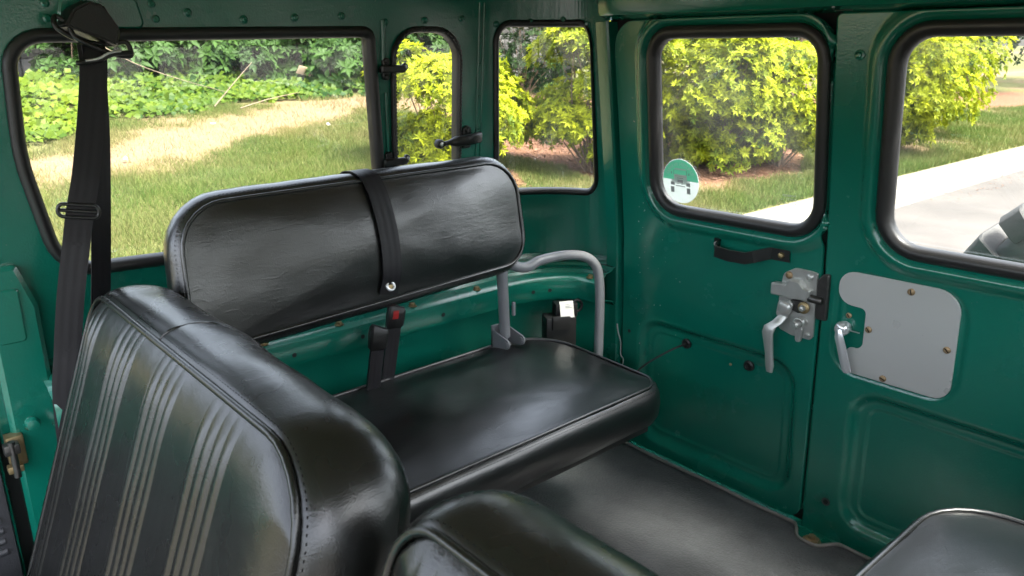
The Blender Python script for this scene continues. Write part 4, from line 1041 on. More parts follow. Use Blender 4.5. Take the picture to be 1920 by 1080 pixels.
# ================================================================== floor mat
def floor_mat():
    t = thing('floor_mat', 'black pebbled rubber mat covering the rear floor', 'floor mat', (XMID, 1.0, 0.0))
    n = 60; x0, x1 = -1.332, -0.215
    def yend(x):
        y = 1.572
        d = (x + 0.722) / 0.042
        return y - 0.050 * math.exp(-d ** 4) + 0.002 * math.sin(x * 23)
    xs = sorted(set([x0 + (x1 - x0) * i / n for i in range(n + 1)] + [-0.80 + 0.005 * i for i in range(33)]))
    ys = [0.25 + 0.02 * i for i in range(66)]
    vs, fs = [], []
    for x in xs:
        for j, y in enumerate(ys + [None]):
            yy = yend(x) if y is None else min(y, yend(x) - 0.004)
            vs.append((x, yy, 0.004 + 0.0025 * mnoise.noise(Vector((x * 5, yy * 5, 0)))))
    m = len(ys) + 1
    for i in range(len(xs) - 1):
        for j in range(m - 1): fs.append((i * m + j, (i + 1) * m + j, (i + 1) * m + j + 1, i * m + j + 1))
    o = obj('rubber_sheet', mesh('rubber_sheet', vs, fs), 'mat_rubber', t, ang=0)
    s = o.modifiers.new('sheet', 'SOLIDIFY'); s.thickness = 0.004; s.offset = -1
    path = [Vector((x, yend(x) + 0.001, 0.006)) for x in xs]
    tube('bound_edge', path, 0.0045, 'mat_edge', t, 6)
    # rusty bolt in the cut-out
    b = thing('floor_bolt', 'small rusty bolt in the mat cut-out at the door sill', 'bolt', (-0.722, 1.556, 0.0))
    lathe('bolt_head', [(0.016, -0.004), (0.016, 0.002), (0.010, 0.003), (0.009, 0.009)], (-0.722, 1.553, 0.0), (0, 0, 1), 'rust_screw', b, 6, ang=30)
    lathe('washer', [(0.021, -0.005), (0.021, -0.0035)], (-0.722, 1.553, 0.0), (0, 0, 1), 'brass_zinc', b, 16)
def matrub():
    m, t, b = nmat('mat_rubber'); b.inputs['Roughness'].default_value = 0.55; b.inputs['Specular IOR Level'].default_value = 0.4
    tc = t.nodes.new('ShaderNodeTexCoord')
    v = t.nodes.new('ShaderNodeTexVoronoi'); v.inputs['Scale'].default_value = 150; v.inputs['Randomness'].default_value = 0.9
    t.links.new(tc.outputs['Object'], v.inputs['Vector'])
    bp = t.nodes.new('ShaderNodeBump'); bp.inputs['Strength'].default_value = 0.9; bp.inputs['Distance'].default_value = 0.002; bp.invert = True
    t.links.new(v.outputs['Distance'], bp.inputs['Height']); t.links.new(bp.outputs['Normal'], b.inputs['Normal'])
    n = t.nodes.new('ShaderNodeTexNoise'); n.inputs['Scale'].default_value = 7; n.inputs['Detail'].default_value = 9; n.inputs['Roughness'].default_value = 0.72
    t.links.new(tc.outputs['Object'], n.inputs['Vector'])
    cr = t.nodes.new('ShaderNodeValToRGB'); cr.color_ramp.elements[0].position = 0.32; cr.color_ramp.elements[0].color = (0.060, 0.062, 0.066, 1)
    cr.color_ramp.elements[1].position = 0.62; cr.color_ramp.elements[1].color = (0.098, 0.101, 0.107, 1)
    t.links.new(n.outputs['Fac'], cr.inputs[0]); t.links.new(cr.outputs[0], b.inputs['Base Color'])
matrub(); floor_mat()

# ================================================================== sticker, wires
st_ = thing('window_sticker', 'round teal and white sticker on the left rear door window', 'sticker', tuple(rear(-1.150, 0.785, 0)))
SX, SZ, SRX, SRZ = -1.1515, 0.785, 0.0535, 0.0545
def sq(a, b, w): return rear(SX + a * SRX, SZ + b * SRZ, w)
def disc(name, pts, mt, w0, w1):
    plate(name, pts, w0, w1, sq, mt, st_, 0.0)
N_ = 48
def flat(name, pts, w, mt):
    me = mesh(name, [sq(a, b, w) for a, b in pts], [tuple(range(len(pts)))]); o = obj(name, me, mt, st_, smooth=False)
    s = o.modifiers.new('sheet', 'SOLIDIFY'); s.thickness = 0.0003; return o
flat('sticker_disc', [(math.cos(2 * math.pi * i / N_), math.sin(2 * math.pi * i / N_)) for i in range(N_)], -0.0045, 'sticker_white')
ring = [(0.97 * math.cos(a), 0.97 * math.sin(a)) for a in [math.pi * (0.015 + 0.97 * i / 30) for i in range(31)]]
flat('sticker_band', [p for p in ring], -0.0041, 'sticker_teal')
car_shapes = [('sticker_white', [(-.34, .50), (.34, .50), (.30, .57), (-.30, .57)]), ('sticker_white', [(-.36, -.02), (.36, -.02), (.36, .30), (-.36, .30)]),
    ('sticker_white', [(-.52, -.12), (.52, -.12), (.50, .06), (-.50, .06)]),
    ('print_pink', [(-.30, .20), (.30, .20), (.30, .24), (-.30, .24)]), ('print_grey', [(-.16, -.06), (.14, -.06), (.14, .06), (-.16, .06)]),
    ('print_grey', [(-.18, .12), (.16, .12), (.16, .145), (-.18, .145)]), ('print_grey', [(-.54, -.20), (-.32, -.20), (-.32, -.06), (-.54, -.06)]),
    ('print_grey', [(.32, -.20), (.54, -.20), (.54, -.06), (.32, -.06)]), ('print_grey', [(-.26, -.24), (.26, -.24), (.26, -.20), (-.26, -.20)]),
    ('print_grey', [(-.20, -.14), (-.06, -.14), (-.06, -.12), (-.20, -.12)]), ('print_grey', [(.04, -.14), (.18, -.14), (.18, -.12), (.04, -.12)]),
    ('print_grey', [(-.54, -.54), (-.35, -.54), (-.35, -.28), (-.54, -.28)]), ('print_grey', [(.35, -.54), (.54, -.54), (.54, -.28), (.35, -.28)]),
    ('print_grey', [(-.50, .30), (-.46, .30), (-.46, .40), (-.50, .40)]), ('print_grey', [(.46, .30), (.50, .30), (.50, .40), (.46, .40)]),
    ('print_grey', [(-.37, .28), (-.35, .28), (-.33, .50), (-.35, .50)]), ('print_grey', [(.35, .28), (.37, .28), (.35, .50), (.33, .50)])]
for k, (m_, pts) in enumerate(car_shapes): flat('sticker_drawing', pts, -0.0037 + 0.00035 * (k > 2) , m_)
def letters(txt, place, mt, parent, name='lettering'):
    """mirrored lettering: the print is read from outside the glass"""
    bm = bmesh.new()
    for i, ch in enumerate(txt):
        if ch == ' ': continue
        c = bpy.data.curves.new('glyph', 'FONT'); c.body = ch; c.size = 1.0; c.align_x = 'CENTER'
        to = bpy.data.objects.new('glyph', c); COL.objects.link(to)
        dg = bpy.context.evaluated_depsgraph_get(); me = bpy.data.meshes.new_from_object(to.evaluated_get(dg))
        for v in me.vertices: v.co = place(i, v.co.x, v.co.y)
        bm.from_mesh(me); bpy.data.objects.remove(to); bpy.data.curves.remove(c); bpy.data.meshes.remove(me)
    return obj(name, bm_mesh(name, bm), mt, parent, smooth=False)
T1 = 'TU RUGGEN IN RAPUO'
def pl1(i, x, y):
    a = R(28 + 124 * i / (len(T1) - 1)); r = 0.70; s = 0.21
    ca, sa = math.cos(a), math.sin(a)
    px, py = -x * s * 0.95, y * s          # mirrored
    return sq(ca * (r + py) + sa * (px) , sa * (r + py) - ca * (px), -0.0033)
letters(T1, pl1, 'sticker_white', st_)
T2 = '.. ...... ... ...'
def pl2(i, x, y):
    a = R(-32 - 118 * i / (len(T2) - 1)); r = 0.86; s = 0.11
    ca, sa = math.cos(a), math.sin(a); px, py = -x * s, -y * s
    return sq(ca * (r + py) - sa * px, sa * (r + py) + ca * px, -0.0033)
letters(T2, pl2, 'print_grey', st_)
# small etched mark on the same pane
for k, tx in enumerate(('TEMPERED', 'SAFETY GL', '43R AS2')):
    def plm(i, x, y, k=k): return rear(-0.848 - (i * 0.0042) - x * 0.0055, 0.786 - k * 0.0085 + y * 0.0065, -0.0048)
    letters(tx, plm, 'white_label', ld, 'glass_mark')

wr = tube('cable', catmull([rear(-1.136, 0.356, -0.010), rear(-1.148, 0.348, 0.02), rear(-1.175, 0.325, 0.05), rear(-1.205, 0.295, 0.075), rear(-1.23, 0.255, 0.10), rear(-1.24, 0.20, 0.12)], 8), 0.0026, 'rubber', None, 8)
tag(wr, 'thin black cable running from the left rear door to the jump seat', 'cable')
wr2 = tube('cable', catmull([rear(-1.352, 0.36, 0.012), rear(-1.345, 0.34, 0.016), rear(-1.337, 0.31, 0.014), rear(-1.333, 0.275, 0.018), rear(-1.325, 0.262, 0.016), rear(-1.330, 0.24, 0.014)], 8), 0.0016, 'print_grey', None, 6)
tag(wr2, 'thin grey wire at the hinge edge of the left rear door', 'cable')

# ================================================================== spare tyre on the outside of the right door
def tyre():
    t = thing('spare_tyre', 'black spare tyre with chunky mud tread behind the right door', 'tyre', (-0.235, 1.88, 0.105))
    c = Vector((-0.235, 1.875, 0.505)); W = 0.13; Ro = 0.372
    prof = [(0.20, -0.085), (0.215, -0.105), (0.26, -0.128), (0.305, -0.130), (0.330, -0.122), (0.342, -0.108), (0.348, -0.06), (0.350, 0.0), (0.348, 0.06), (0.342, 0.108), (0.330, 0.122), (0.305, 0.130), (0.26, 0.128), (0.215, 0.105), (0.20, 0.085)]
    lathe('carcass', prof, c, (0, 1, 0), 'tyre_rubber', t, 64, ang=50)
    rimp = [(0.205, -0.08), (0.195, -0.075), (0.185, -0.03), (0.15, -0.02), (0.08, -0.03), (0.04, -0.03)]
    lathe('rim', rimp, c, (0, 1, 0), 'grey_enamel', t, 48)
    nb = 24
    for i in range(nb):
        for sgn in (-1, 1):
            a = 2 * math.pi * (i + (0.5 if sgn > 0 else 0)) / nb; da = 2 * math.pi / nb * (0.25 if i % 2 else 0.30)
            bm = bmesh.new(); q = []
            inner = 0.040 if i % 2 else 0.018
            pr = [(0.322, sgn * 0.128), (0.334, sgn * 0.137), (0.376, sgn * 0.122), (0.386, sgn * 0.095), (0.388, sgn * inner), (0.355, sgn * inner), (0.340, sgn * 0.10)]
            for s_ in (-1, 1):
                skew = 0.05 * s_ if False else 0.0
                q.append([bm.verts.new(c + Vector((math.cos(a + s_ * da * (1.0 if abs(y) > .09 else .8) + (0.07 if abs(y) < .05 else 0) * sgn) * r, y, math.sin(a + s_ * da * (1.0 if abs(y) > .09 else .8) + (0.07 if abs(y) < .05 else 0) * sgn) * r))) for r, y in pr])
            bridge(bm, q[0], q[1]); bm.faces.new(q[0]); bm.faces.new(q[1])
            bmesh.ops.recalc_face_normals(bm, faces=bm.faces)
            bmesh.ops.bevel(bm, geom=bm.edges[:], offset=0.003, segments=1, affect='EDGES')
            obj('tread_block', bm_mesh('tread_block', bm), 'tyre_rubber', t, ang=30)
tyre()
# ================================================================== outside: ground, road, kerb
rng = np.random.default_rng(11)
def vnoise(x, y, s, seed=0):
    """smooth value noise in numpy, 0..1"""
    x = np.asarray(x, float) * s; y = np.asarray(y, float) * s
    xi = np.floor(x).astype(np.int64); yi = np.floor(y).astype(np.int64); fx = x - xi; fy = y - yi
    fx = fx * fx * (3 - 2 * fx); fy = fy * fy * (3 - 2 * fy)
    def h(a, b):
        n = (a * 374761393 + b * 668265263 + seed * 974711) & 0x7fffffff
        n = ((n ^ (n >> 13)) * 1274126177) & 0x7fffffff
        return ((n ^ (n >> 16)) & 0xffff) / 65535.0
    return (h(xi, yi) * (1 - fx) + h(xi + 1, yi) * fx) * (1 - fy) + (h(xi, yi + 1) * (1 - fx) + h(xi + 1, yi + 1) * fx) * fy
def fbm(x, y, s, seed=0): return (vnoise(x, y, s, seed) * .55 + vnoise(x, y, s * 2.1, seed + 1) * .28 + vnoise(x, y, s * 4.3, seed + 2) * .17)
def sst(a, b, v):
    t = np.clip((v - a) / (b - a), 0, 1); return t * t * (3 - 2 * t)
KX = -4.5
def gz_(x, y):
    x = np.asarray(x, float); y = np.asarray(y, float)
    d = np.maximum(0, KX - x)
    z = -0.62 + 0.12 * np.minimum(d, 7.5) + 0.03 * np.maximum(0, np.minimum(d, 14) - 7.5)
    fl = sst(8.0, 16.0, y); z = z - fl * 0.045 * np.minimum(d, 7.5)      # flatter further along the road
    z = z + (fbm(x, y, 0.5, 7) - .5) * 0.16 * sst(0.2, 1.5, d)
    e = np.maximum(0, x - 34.5)
    z = np.where(x > KX, -0.80, z)
    return np.where(x > 34.2, -0.62 + 0.05 * np.minimum(e, 10), z)
SY = np.array([-30, 1.0, 2.0, 3.2, 4.7, 6.6, 8.5, 60]); SXX = np.array([-9.0, -9.0, -9.3, -10.3, -11.0, -11.4, -11.6, -12])
def soilx(y): return np.interp(y, SY, SXX)
def soil(x, y):
    c = soilx(y); d = x - c + (fbm(x, y, 0.9, 3) - .5) * 2.2
    s = np.exp(-(d / 0.85) ** 2)
    s = np.maximum(s, 0.75 * sst(0.60, 0.74, fbm(x, y, 0.7, 21)))
    return np.clip(s, 0, 1)
# planting bed: mulch along the shrubs
BEDS = [(-7.2, 5.4, 0.9, 0.8), (-7.1, 9.6, 1.5, 2.1), (-6.25, 9.0, 1.05, 1.9), (-8.4, 7.4, 1.9, 0.9), (-9.3, 11, 2.6, 2.6), (-6.9, 12.7, 1.2, 1.9), (-9.5, 16, 2.6, 4), (-8.8, 9.0, 1.5, 1.5), (-6.3, 7.2, 0.55, 0.6), (-8.5, 24, 1.6, 4)]
def mulch(x, y):
    m = np.zeros_like(np.asarray(x, float))
    for cx, cy, rx, ry in BEDS:
        q = np.sqrt(((x - cx) / rx) ** 2 + ((y - cy) / ry) ** 2) + (fbm(x, y, 1.3, 5) - .5) * .5
        m = np.maximum(m, 1 - sst(0.9, 1.08, q))
    return m
def ivy_in(x, y): return (x < soilx(y) - 0.75 + (fbm(x, y, 0.8, 9) - .5) * 1.3) & (x > -14.6)

def grid_sheet(name, xs, ys, mt, zf, label):
    X, Y = np.meshgrid(xs, ys); Z = zf(X, Y); nx = len(xs)
    V = np.stack([X.ravel(), Y.ravel(), Z.ravel()], 1)
    i, j = np.meshgrid(np.arange(nx - 1), np.arange(len(ys) - 1)); a = (j * nx + i).ravel()
    F = np.stack([a, a + 1, a + 1 + nx, a + nx], 1)
    me = np_mesh(name, V, F)
    for nm, fn in (('soil', soil), ('mulch', mulch)):
        at = me.attributes.new(nm, 'FLOAT', 'POINT'); at.data.foreach_set('value', fn(V[:, 0], V[:, 1]).astype(np.float32))
    o = obj(name, me, mt, None, ang=0); tag(o, label, kind='structure'); return o
xs = np.r_[-400, -200, -100, -60, -40, -30, -24, -20, -17, np.arange(-15, -4.62, 0.12), -4.56, -4.50, -4.49, -2, 0, 2, 5.2, 12, 20, 34.19, 34.21, 44, 80, 160, 400]
ys = np.r_[-400, -200, -100, -50, -30, -20, -14, -10, -7, -5, -4, np.arange(-3, 20, 0.14), np.arange(20, 40, 1.0), 45, 55, 70, 100, 200, 400]
grid_sheet('lawn', xs, ys, 'lawn_ground', gz_, 'patchy green and straw coloured lawn rising from the kerb')
def strip_box(name, x0, x1, z0, z1, mt, label, y0=-60, y1=120, bev=0.02):
    o = box(name, (x0, y0, z0), (x1, y1, z1), mt, None, bev); tag(o, label, kind='structure'); return o
o = grid_sheet('road', np.r_[-3.86, -2, 0, 2, 5, 12, 20, 34.0], np.r_[-60, -20, 0, 10, 20, 60, 120], 'asphalt', lambda x, y: np.full_like(x, -0.75), 'pale sunlit asphalt road beside the lawn')
# kerb in cast lengths: upright and gutter in one piece
kt = bpy.data.objects.new('kerb', None); COL.objects.link(kt); kt.location = (-4.2, 10, -0.75); BASE[kt.name] = Vector((-4.2, 10, -0.75)); kt['label'] = 'pale concrete kerb and gutter along the lawn'; kt['kind'] = 'structure'
KP = [(-4.52, -0.9), (-4.52, -0.625), (-4.505, -0.612), (-4.36, -0.610), (-4.32, -0.622), (-4.27, -0.715), (-4.24, -0.742), (-3.862, -0.746), (-3.858, -0.752), (-3.858, -0.9)]
def kerb_piece(y0, y1, nm='kerb_stone'):
    k = len(KP); vs = [(x, y, z) for y in (y0, y1) for x, z in KP]
    fs = [(j, (j + 1) % k, k + (j + 1) % k, k + j) for j in range(k)] + [tuple(range(k))[::-1], tuple(range(k, 2 * k))]
    return mesh(nm, vs, fs)
kme = kerb_piece(0, 2.99)
for i in range(14):
    o = obj('kerb_stone', kme, 'concrete', kt); o.location = (0, -8 + 3.0 * i, 0)
o = obj('kerb_run', kerb_piece(34, 120, 'kerb_run'), 'concrete', kt)
# stains on the gutter and road: leaf litter patches
def litter(name, n, region, mt, label, size, zf):
    x0, x1, y0, y1 = region
    P = np.stack([rng.uniform(x0, x1, n), rng.uniform(y0, y1, n)], 1)
    keep = fbm(P[:, 0] * 1.0, P[:, 1] * .35, 1.4, 31) > 0.52; P = P[keep]; n = len(P)
    a = rng.uniform(0, 6.28, n); s = size * rng.uniform(.5, 1.5, n); z = zf(P[:, 0], P[:, 1])
    V = []
    for k, (dx, dy, dz) in enumerate(((-1, 0, 0), (0, -.35, .25), (1, 0, .1), (0, .35, .2))):
        V.append(np.stack([P[:, 0] + s * (dx * np.cos(a) - dy * np.sin(a)), P[:, 1] + s * (dx * np.sin(a) + dy * np.cos(a)), z + s * dz + .003], 1))
    V = np.stack(V, 1).reshape(-1, 3); F = np.arange(len(V)).reshape(-1, 4)
    o = obj(name, np_mesh(name, V, F), mt, None, ang=0); tag(o, label, kind='stuff')
litter('leaf_litter', 900, (-4.26, -3.5, 8, 22), 'mulch_chip', 'brown leaf litter gathered in the gutter', 0.018, lambda x, y: np.full_like(x, -0.747))

# retaining wall of large blocks behind the ivy
wl = thing('retaining_wall', 'grey block retaining wall half hidden behind ivy and shrubs', 'wall', (-14.9, 6, 0.3))
bm = bmesh.new(); box_bm(bm, (-0.3, -0.395, -0.195), (0.3, 0.395, 0.195)); bmesh.ops.bevel(bm, geom=bm.edges[:], offset=0.025, segments=1, affect='EDGES')
blk = bm_mesh('block', bm); rs = random.Random(3)
for r_ in range(6):
    for i in range(22):
        y = -3.0 + i * 0.80 + (0.4 if r_ % 2 else 0)
        o = obj('block', blk, 'wall_stone', wl, ang=0); o.location = (-14.95 + rs.uniform(-.02, .02), y, 0.35 + 0.40 * r_)
box('wall_core', (-15.25, -3.4, -0.2), (-14.80, 15.0, 2.6), 'wall_stone', wl, 0.0)

# ================================================================== foliage builders
def leaves(P, D, Nn, L, W, fold, tone, droop=0.15):
    """kite leaves: base P, along D, face normal Nn; arrays"""
    S = np.cross(D, Nn); S /= np.linalg.norm(S, axis=1, keepdims=True) + 1e-9
    L = L[:, None]; W = W[:, None]
    mid = P + D * L * 0.48
    v0 = P; v1 = mid + S * W * .5 + Nn * L * fold; v2 = P + D * L - Nn * L * droop; v3 = mid - S * W * .5 + Nn * L * fold
    V = np.stack([v0, v1, v2, v3], 1).reshape(-1, 3); n = len(P); b = np.arange(n) * 4
    F = np.concatenate([np.stack([b, b + 1, b + 2], 1), np.stack([b, b + 2, b + 3], 1)])
    return V, F, np.repeat(tone, 4)
def unit(v): return v / (np.linalg.norm(v, axis=1, keepdims=True) + 1e-9)
def whorls(C, D, k, L, W, tilt, tone, g):
    """k leaves round each centre C about axis D"""
    n = len(C); size_ = g.uniform(.6, 1.25, n); U = unit(np.cross(D, g.normal(size=(n, 3)))); Vv = np.cross(D, U)
    Ps, Ds, Ns, Ls, Ws, Ts = [], [], [], [], [], []
    for j in range(k):
        a = 2 * np.pi * j / k + g.uniform(-.35, .35, n); r = np.cos(a)[:, None] * U + np.sin(a)[:, None] * Vv
        tl = (tilt + g.uniform(-.25, .25, n))[:, None]
        d = unit(r * np.cos(tl) + D * np.sin(tl)); nn = unit(D * np.cos(tl) - r * np.sin(tl))
        Ps.append(C + r * .004); Ds.append(d); Ns.append(nn); sc_ = g.uniform(.7, 1.15, n) * size_
        Ls.append(L * sc_); Ws.append(W * sc_); Ts.append(np.clip(tone + g.normal(0, .07, n), 0, 1))
    return leaves(np.concatenate(Ps), np.concatenate(Ds), np.concatenate(Ns), np.concatenate(Ls), np.concatenate(Ws), .10, np.concatenate(Ts))
def join(parts):
    V, F, T = [], [], []; o = 0
    for v, f, t in parts: V.append(v); F.append(f + o); T.append(t); o += len(v)
    return np.concatenate(V), np.concatenate(F), np.concatenate(T)
def branch_geo(paths):
    vs, fs = [], []
    for path, r0, r1 in paths:
        v, f = tube_geo(catmull(path, 4), lambda t: r0 + (r1 - r0) * t, 6); o = len(vs); vs += v; fs += [tuple(q + o for q in x) for x in f]
    return vs, fs
def lobes(g, n, rx, rz, z0, zc):
    """cloud of lobe centres inside an uneven ellipsoid"""
    C = []; 
    for i in range(n):
        v = g.normal(size=3); v /= np.linalg.norm(v); q = g.uniform(.45, 1) ** .5
        C.append((v[0] * rx * q, v[1] * rx * q, zc + v[2] * rz * q))
    return np.array(C)
def shrub(name, label, loc, rx, h, seed, leafL, leafW, k, mt, nw, bright=1.0, cat='shrub', group=None, lob=16, skirt=0.04, tilt=.55, lr=.42):
    g = np.random.default_rng(seed); t = thing(name, label, cat, loc, group)
    LC = lobes(g, lob, rx * .72, h * .44, 0, h * .44); parts = []; paths = []
    per = nw // lob
    for c in LC:
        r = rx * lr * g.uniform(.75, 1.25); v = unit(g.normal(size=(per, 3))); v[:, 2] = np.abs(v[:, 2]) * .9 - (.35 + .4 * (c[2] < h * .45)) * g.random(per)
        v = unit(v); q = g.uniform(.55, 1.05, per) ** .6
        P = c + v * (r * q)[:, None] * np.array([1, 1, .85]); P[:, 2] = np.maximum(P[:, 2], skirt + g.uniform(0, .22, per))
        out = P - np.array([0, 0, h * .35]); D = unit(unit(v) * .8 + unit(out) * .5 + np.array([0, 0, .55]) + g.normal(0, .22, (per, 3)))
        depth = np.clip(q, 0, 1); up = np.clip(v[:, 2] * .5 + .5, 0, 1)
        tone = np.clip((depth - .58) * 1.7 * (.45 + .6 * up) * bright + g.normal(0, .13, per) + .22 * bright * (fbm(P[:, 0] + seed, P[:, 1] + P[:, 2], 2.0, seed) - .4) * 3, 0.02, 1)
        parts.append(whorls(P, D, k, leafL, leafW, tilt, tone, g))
        e = Vector(c) + Vector(loc); b = Vector(loc) + Vector((g.uniform(-.1, .1), g.uniform(-.1, .1), -.05)); m_ = (b + e) / 2 + Vector((g.uniform(-.1, .1), g.uniform(-.1, .1), .05))
        paths.append(([b, m_, e], .012, .004))
    V, F, T = join(parts); V = V + np.array(loc)
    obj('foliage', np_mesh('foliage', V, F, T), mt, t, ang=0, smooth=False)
    vs, fs = branch_geo(paths); obj('stems', mesh('stems', vs, fs), 'bark', t)
    return t
def G(x, y): return (x, y, float(gz_(np.array([x]), np.array([y]))[0]))
GS = 'bright shrubs in the planting bed'
shrub('shrub', 'bright yellow-green shrub seen through the narrow vent window', G(-7.3, 5.42), 0.95, 1.62, 21, .076, .023, 9, 'shrub_leaf', 3200, 1.45, group=GS, lob=20)
shrub('shrub', 'tall yellow-green shrub at the right of the curved corner window', G(-6.45, 6.95), 0.84, 2.35, 22, .076, .023, 9, 'shrub_leaf', 3800, 1.3, group=GS, lob=26)
shrub('shrub', 'large glossy shrub filling the left rear door window', G(-6.05, 8.75), 1.15, 2.3, 23, .080, .025, 9, 'shrub_leaf', 4600, 1.15, group=GS, lob=34, skirt=.03, lr=.38)
shrub('shrub', 'lower yellow-green shrub at the right edge of the left rear door window', G(-5.65, 9.75), 0.85, 1.75, 24, .076, .024, 9, 'shrub_leaf', 2900, 1.3, group=GS, skirt=.03, lob=22)
shrub('shrub', 'big blurry yellow shrub seen through the right rear door window', G(-5.75, 12.7), 1.35, 2.6, 25, .085, .025, 9, 'shrub_leaf', 4400, 1.35, group=GS, lob=28)
shrub('shrub', 'green shrub behind the yellow one in the right rear door window', G(-6.6, 15.6), 1.7, 2.9, 26, .09, .028, 9, 'shrub_leaf', 2600, 1.1, group=GS, lob=26)
shrub('shrub', 'dark shrub standing behind the large glossy shrub', G(-8.2, 11.2), 1.8, 3.0, 27, .09, .030, 8, 'dark_leaf', 2400, 1.2, group='dark shrubs further back', lob=26)
shrub('shrub', 'dark shrub behind the corner window between the two bright shrubs', G(-12.2, 11.0), 1.5, 2.6, 28, .10, .034, 8, 'dark_leaf', 1800, 1.2, group='dark shrubs further back', lob=20)
for i, (x, y, r_, h, lb) in enumerate(((-13.9, 4.1, .9, 1.3, 'leafy dark shrub against the wall left of the window centre'), (-13.8, 7.6, 1.1, 1.7, 'leafy dark shrub at the right end of the side window'), (-14.0, 5.9, .7, .9, 'small dark shrub against the wall at the side window centre'), (-14.1, 10.2, 1.3, 2.0, 'dark shrub behind the yellow one in the vent window'), (-14.1, 1.9, .5, .7, 'small weedy shrub at the left end of the wall'), (-14.2, 3.2, .7, 1.5, 'dark leafy shrub just right of the seat belt against the wall'), (-14.2, 5.0, .8, 1.5, 'dark leafy shrub in front of the wall at the middle of the side window'), (-14.2, 6.7, .8, 1.6, 'dark leafy shrub in front of the wall right of the side window middle'), (-14.2, 8.8, .9, 1.7, 'dark leafy shrub hidden by the window pillar against the wall'))):
    shrub('shrub', lb, G(x, y), r_, h, 40 + i, .15, .075, 6, 'dark_leaf' if i != 4 else 'ivy_leaf', 620, 1.3, group='dark shrubs further back', lob=14, tilt=.2)

# saplings with hand-shaped leaves; background trees
def tree(name, label, loc, h, rx, seed, mt, nclus, leaf, palm=True, trunk=.035, cz=.62, group=None, rz=.42):
    g = np.random.default_rng(seed); t = thing(name, label, 'tree', loc, group); L0 = Vector(loc)
    top = L0 + Vector((g.uniform(-.2, .2), g.uniform(-.2, .2), h * .95))
    tv, tf = tube_geo(catmull([L0 - Vector((0, 0, .1)), L0 + Vector((g.uniform(-.06, .06), g.uniform(-.06, .06), h * .3)), L0.lerp(top, .65) + Vector((g.uniform(-.1, .1), g.uniform(-.1, .1), 0)), top], 6), lambda q: trunk * (1 - .8 * q) + .004, 10)
    obj('trunk', mesh('trunk', tv, tf), 'bark', t)
    n = nclus; v = unit(g.normal(size=(n, 3))); q = g.uniform(.35, 1, n) ** .5
    P = v * q[:, None] * np.array([rx, rx, h * rz]) + np.array([0, 0, h * cz])
    P += 0.25 * (np.stack([vnoise(P[:, 0], P[:, 2], 1.1, 3), vnoise(P[:, 1], P[:, 2], 1.1, 4), vnoise(P[:, 0], P[:, 1], 1.1, 5)], 1) - .5)
    keep = fbm(P[:, 0] + seed, P[:, 1] + P[:, 2], .9, seed) > .36; P = P[keep]; v = v[keep]; n = len(P)
    D = unit(np.array([0, 0, 1.0]) + .8 * v + g.normal(0, .45, (n, 3)))
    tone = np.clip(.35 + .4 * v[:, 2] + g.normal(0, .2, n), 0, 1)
    if palm: V, F, T = whorls(P, D, 5, leaf, leaf * .36, -.05, tone, g)
    else: V, F, T = whorls(P, D, 6, leaf, leaf * .42, .25, tone, g)
    V = V + np.array(loc)
    obj('crown', np_mesh('crown', V, F, T), mt, t, ang=0, smooth=False)
    paths = []
    for i in range(14):
        e = Vector(P[g.integers(n)]) + L0; b = L0.lerp(top, g.uniform(.2, .8)); m_ = (b + e) / 2 + Vector((0, 0, .08)); paths.append(([b, m_, e], trunk * .35, .004))
    vs, fs = branch_geo(paths); obj('branches', mesh('branches', vs, fs), 'twig', t)
tree('sapling', 'pale green sapling with hand-shaped leaves at the left of the left rear door window', G(-7.2, 8.95), 3.3, 1.15, 61, 'maple_leaf', 900, .085, True, .035, .70, rz=.30)
tree('sapling', 'pale sapling with hand-shaped leaves above the shrub in the right rear door window', G(-6.5, 11.4), 3.4, 1.1, 62, 'maple_leaf', 800, .085, True, .03, .72, rz=.28)
for i, (x, y, h, r_, lb) in enumerate(((-17.5, 1.0, 6.0, 2.6, 'dark leafy tree behind the wall at the left end'), (-18, 6.2, 6.2, 3.0, 'dark leafy tree behind the middle of the wall'), (-17.2, 11.5, 6.2, 2.8, 'dark leafy tree behind the wall above the vent window'), (-14.5, 16.5, 6.5, 2.8, 'dark tree behind the corner window'), (-11.5, 20.5, 7, 3.0, 'dark tree behind the left rear door window'), (-9.5, 27, 7.5, 3.0, 'dark tree far behind the right rear door window'), (-7.3, 33, 7, 2.8, 'distant tree beyond the grass in the right rear door window'))):
    tree('tree', lb, G(x, y), h, r_, 70 + i, 'dark_leaf', 1500, .20, False, .12, .52, 'trees behind the wall and shrubs', rz=.48)

# unseen leaf mass added to block low sky and darken cabin reflections
def wood():
    g = np.random.default_rng(5); n = 9000; y = g.uniform(-22, 34, n); x = 15 + g.uniform(0, 3, n) + 1.5 * fbm(y, y * 0 + 3, .3, 4); top = 3.2 + 3.6 * fbm(y, y * 0, .35, 8)
    far = g.random(n) < .2; x = np.where(far, -x - 2.5, x); y = np.where(far, -2.5 - .22 * (y + 22), y)   # a share is added past the left edge to darken seat reflections
    z = -0.7 + (top + far * 1.5) * g.random(n) ** .8; P = np.stack([x, y, z], 1); D = unit(g.normal(size=(n, 3)) + np.array([-.6, 0, .5]))
    V, F, T = whorls(P, D, 5, .34, .15, .3, np.clip(g.normal(.45, .2, n), 0, 1), g)
    o = obj('unseen_wood', np_mesh('unseen_wood', V, F, T), 'dark_leaf', None, ang=0, smooth=False); tag(o, 'unseen dark green wood added on both sides to darken reflections', kind='stuff')
wood()
